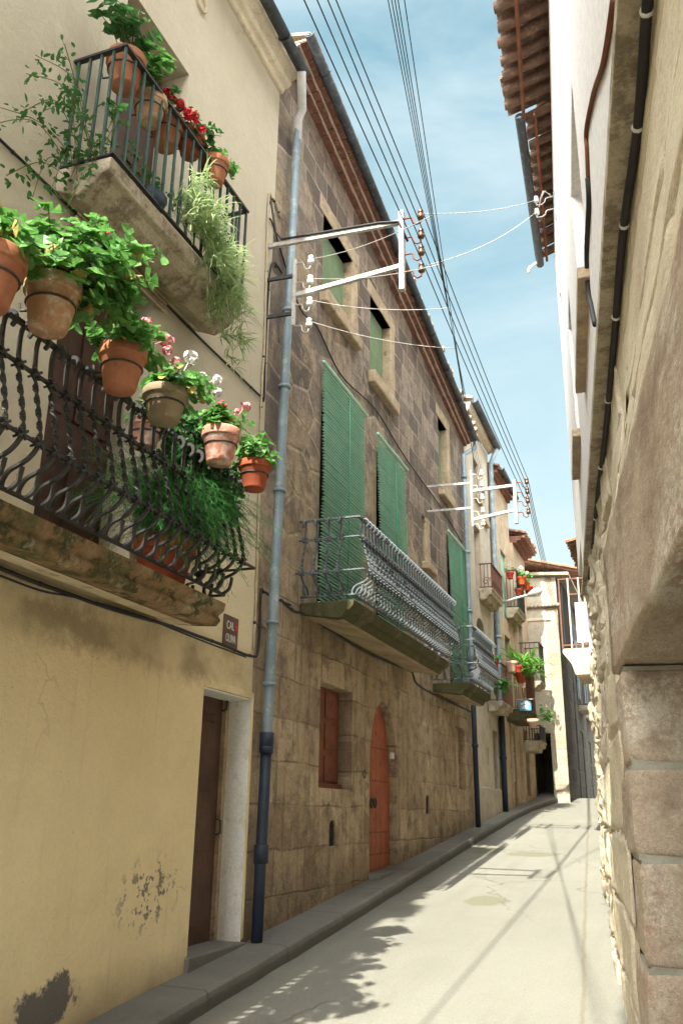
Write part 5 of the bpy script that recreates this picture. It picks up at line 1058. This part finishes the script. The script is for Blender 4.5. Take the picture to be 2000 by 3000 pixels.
# hanging striped grass
o0 = Vector((-2.72, 4.45, 5.28)); t = empty('trailing_grass', o0, 'mass of pale striped grass hanging through the upper balcony bars', 'plant'); f = MB()
for i in range(130):
    f0 = RP.random(); s = Vector((-2.74+RP.uniform(-.06, .07), 4.05+f0*.75, 5.42-.10*f0+RP.uniform(-.16, .14))); hang = (f0 > .30)*RP.uniform(0, .75)*f0
    c = s+Vector((RP.uniform(.0, .15), RP.uniform(-.06, .1)+hang*.2, -hang))
    for k in range(13):
        v = rv(); v.x = v.x*.8+.5; v.z = v.z*.9+.25; blade(f, c+rv(.03), v, RP.uniform(.07, .19), .0045, 1.3, 4)
    if hang > .1: f.tube([s, s.lerp(c, .5)+Vector((.04,0,0)), c], .0025, 3, False)
f.build('blades', M['grassy'], t, fixn=False)
t = empty('seedling_tray', (-2.80, 3.9, 5.2), 'low weeds and a dark bowl on the floor of the upper balcony', 'plant'); f = MB()
for i in range(90): leafmass(f, (-2.78+RP.uniform(-.1, .08), 3.75+RP.uniform(-.25, .35), 5.25+RP.uniform(0, .16)), (.04, .05, .05), 2, .016)
f.build('foliage', M['leaf_dark'], t, fixn=False); MB().lathe([(0, 0), (.10, 0), (.13, .09), (.12, .09), (.1, .02), (0, .02)], 18, (-2.80, 3.86, 5.16)).build('bowl', M['pipe_dark'], t)
# climbing vine at the near end of the upper balcony
t = empty('climbing_vine', PX(215, 430, -2.95), 'sparse climbing vine sprawling over the near end of the upper balcony', 'plant'); f = MB(); st = MB()
for k in range(17):
    s = PX(240, 480, -2.9)+rv(.12); e = s+Vector((RP.uniform(-.1, .12), RP.uniform(-.75, .05), RP.uniform(-.45, .62))); m_ = s.lerp(e, .5)+Vector((.03, 0, .14))+rv(.08); pts = spline([tuple(s), tuple(m_), tuple(e)], 5); st.tube(pts, .0028, 4)
    for q in pts[2:]:
        for _ in range(3): blade(f, Vector(q)+rv(.05), rv()+Vector((.2, 0, -.25)), RP.uniform(.03, .055), .011, .5, 3)
f.build('foliage', M['leaf_dark'], t, fixn=False); st.build('stem', M['stem'], t)
# plants on the far balconies
def far_pot(px, py, y, r, potm, label, leafy=60, fl=(), group='pots on the far balconies', spread=.16, lsz=.03, h=None):
    p = PY(px, py, y); h = h or r*1.7; return geranium('potted_plant', p, r, h, label, potm, spread, spread*.9, leafy, flowers=fl, lsz=lsz, hoop=False, group=group)
far_pot(1492, 1676, y5-.02, .085, 'plastic_red', 'red pot with white rim on the near corner of the balcony above the street lamp', 18)
far_pot(1526, 1690, y5+.05, .10, 'plastic_orange', 'bright orange pot under the big pale geranium above the street lamp', 90, [('white', (.0, 0, .2), .05), ('white', (.12, .05, .1), .04)], spread=.22)
far_pot(1538, 1706, y5+.3, .09, 'plastic_orange', 'orange pot tucked between its two neighbours over the lamp', 30)
far_pot(1547, 1718, y5+.55, .095, 'plastic_red', 'farthest red pot of the row over the lamp, with drooping leaves', 70, spread=.18)
far_pot(1517, 1726, y5+.1, .08, 'plastic_red', 'dark red trough pot low behind the bars above the lamp', 6)
far_pot(1448, 1935, y4+.02, .075, 'plastic_red', 'small red pot beside the corner of the bulging silver balcony', 40, spread=.13)
far_pot(1497, 1938, y4+.3, .11, 'plastic_pink', 'pale pink pot in front of the broad leaved aspidistra', 4)
far_pot(1516, 1950, y4+.35, .075, 'plastic_red', 'glossy red pot among the broad strap leaves', 4)
far_pot(1524, 1972, y6+.1, .11, 'plastic_orange', 'orange pot at the front of the broad leaved plants', 4)
c = PY(1516, 1940, y6-.3); t = empty('aspidistra', c, 'large clump of broad strap leaves overflowing the far sunny balcony', 'plant'); f = MB()
for k in range(150):
    a = RP.uniform(0, 6.28); s = c+Vector((RP.uniform(-.15, .3), RP.uniform(-.15, .7), RP.uniform(-.25, .05))); blade(f, s, Vector((math.cos(a)*.8+.25, math.sin(a)*.8, RP.uniform(.3, 1.3))), RP.uniform(.28, .52), RP.uniform(.022, .038), RP.uniform(.8, 1.9), 5)
f.build('leaves', M['aspid'], t, fixn=False)
c = PY(1462, 1990, y4+.05); t = empty('rubber_plant', c, 'green plant with large oval leaves behind the rusty balcony bars', 'plant'); f = MB()
for k in range(40): blade(f, c+rv(.16)+Vector((.03,0,-.1)), rv()+Vector((.3, -.2, .1)), RP.uniform(.14, .24), RP.uniform(.035, .05), 1.2, 4)
f.build('leaves', M['leaf'], t, fixn=False)
c = PY(1592, 2090, y6+1.2); t = empty('trailing_plant', c, 'bright green leaves poking out past the far end of the balconies', 'plant'); f = MB()
for k in range(40): blade(f, c+rv(.16), rv()+Vector((.4, 0, .1)), RP.uniform(.1, .16), .035, 1, 3)
f.build('leaves', M['leaf'], t, fixn=False)
c = PY(1560, 2115, y6-.02); t = empty('clay_bowl', c, 'pale clay bowl hanging just right below the telephone sign', 'bowl'); MB().lathe([(0, -.1), (.06, -.1), (.08, -.02), (.11, 0), (.11, .05), (.1, .05), (.09, .0), (0, 0)], 18, c).build('bowl_body', M['plastic_pink'], t)
# ------------------------------------------------------------------ light, sky, camera
EL = math.atan2(1, .85)
travel = Vector((.03, .85, -1)).normalized()
sd = bpy.data.lights.new('sun', 'SUN'); sd.energy = 2.0; sd.angle = rad(.53); sd.color = (1, .955, .82)
sun = bpy.data.objects.new('sun', sd); COL.objects.link(sun); sun.rotation_euler = travel.to_track_quat('-Z', 'Y').to_euler(); sun.location = (-3, -20, 30)
wd = bpy.data.worlds.new('World'); S.world = wd; wd.use_nodes = True; nt = wd.node_tree; bg = nt.nodes['Background']
sky = nt.nodes.new('ShaderNodeTexSky'); sky.sky_type = 'NISHITA'; sky.sun_disc = False; sky.sun_elevation = EL
to_sun = -travel; sky.sun_rotation = math.atan2(to_sun.x, to_sun.y); sky.air_density = 1.0; sky.dust_density = 1.2; sky.ozone_density = 1.0
tc = nt.nodes.new('ShaderNodeTexCoord'); mp = nt.nodes.new('ShaderNodeMapping'); mp.inputs['Scale'].default_value = (1.2, 1.2, 3.2); mp.inputs['Location'].default_value = (.3, .1, 0); nt.links.new(tc.outputs['Generated'], mp.inputs[0])
nz = nt.nodes.new('ShaderNodeTexNoise'); nz.inputs['Scale'].default_value = 1.9; nz.inputs['Detail'].default_value = 8; nz.inputs['Roughness'].default_value = .58; nz.inputs['Distortion'].default_value = .4; nt.links.new(mp.outputs[0], nz.inputs['Vector'])
rp = nt.nodes.new('ShaderNodeValToRGB'); rp.color_ramp.elements[0].position = .34; rp.color_ramp.elements[0].color = (0,0,0,1); rp.color_ramp.elements[1].position = .98; rp.color_ramp.elements[1].color = (.85,.85,.85,1); nt.links.new(nz.outputs['Fac'], rp.inputs[0])
tint = nt.nodes.new('ShaderNodeMix'); tint.data_type = 'RGBA'; tint.blend_type = 'MULTIPLY'; tint.inputs[0].default_value = 1; nt.links.new(sky.outputs[0], tint.inputs[6]); tint.inputs[7].default_value = (.205, .335, .25, 1)
cm = nt.nodes.new('ShaderNodeMix'); cm.data_type = 'RGBA'; nt.links.new(rp.outputs[0], cm.inputs[0]); nt.links.new(tint.outputs[2], cm.inputs[6]); cm.inputs[7].default_value = (1.22, 1.31, 1.31, 1)
sx_ = nt.nodes.new('ShaderNodeSeparateXYZ'); nt.links.new(tc.outputs['Generated'], sx_.inputs[0])
hr_ = nt.nodes.new('ShaderNodeValToRGB'); hr_.color_ramp.elements[0].position = .08; hr_.color_ramp.elements[0].color = (.96,.96,.96,1); hr_.color_ramp.elements[1].position = .72; hr_.color_ramp.elements[1].color = (0,0,0,1); nt.links.new(sx_.outputs[2], hr_.inputs[0])
hz_ = nt.nodes.new('ShaderNodeMix'); hz_.data_type = 'RGBA'; nt.links.new(hr_.outputs[0], hz_.inputs[0]); nt.links.new(cm.outputs[2], hz_.inputs[6]); hz_.inputs[7].default_value = (.77, .83, .855, 1)
# out-of-view bright veil added overhead and round the sun to lift the walls
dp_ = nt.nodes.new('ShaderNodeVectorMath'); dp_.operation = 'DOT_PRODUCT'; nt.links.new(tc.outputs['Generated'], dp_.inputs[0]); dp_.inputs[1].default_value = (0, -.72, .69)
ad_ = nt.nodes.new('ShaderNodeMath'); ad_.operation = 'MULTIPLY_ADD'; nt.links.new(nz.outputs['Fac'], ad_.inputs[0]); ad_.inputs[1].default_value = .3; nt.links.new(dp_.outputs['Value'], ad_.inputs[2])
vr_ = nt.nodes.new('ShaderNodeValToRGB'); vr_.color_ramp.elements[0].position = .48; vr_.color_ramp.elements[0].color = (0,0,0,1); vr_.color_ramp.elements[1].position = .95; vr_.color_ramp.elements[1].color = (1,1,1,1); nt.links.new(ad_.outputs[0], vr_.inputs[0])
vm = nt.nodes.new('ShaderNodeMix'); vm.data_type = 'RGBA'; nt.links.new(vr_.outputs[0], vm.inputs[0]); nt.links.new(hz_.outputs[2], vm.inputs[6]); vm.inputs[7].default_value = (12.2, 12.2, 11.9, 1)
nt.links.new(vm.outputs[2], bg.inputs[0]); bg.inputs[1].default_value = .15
cd = bpy.data.cameras.new('camera'); cam = bpy.data.objects.new('camera', cd); COL.objects.link(cam)
cd.sensor_fit = 'VERTICAL'; cd.sensor_height = 36; cd.lens = FL/3000*36; cd.clip_start = .02; cd.clip_end = 500
mw = Matrix((RT, UP, -FW)).transposed().to_4x4(); mw.translation = (0, 0, EYE); cam.matrix_world = mw
S.camera = cam
S.render.engine = 'CYCLES'
vs_ = S.view_settings; vs_.view_transform = 'Standard'; vs_.look = 'None'; vs_.gamma = 1; vs_.exposure = 2.8
S.cycles.max_bounces = 8; S.cycles.diffuse_bounces = 5; S.cycles.glossy_bounces = 2; S.cycles.caustics_reflective = False; S.cycles.caustics_refractive = False
S.cycles.use_denoising = True
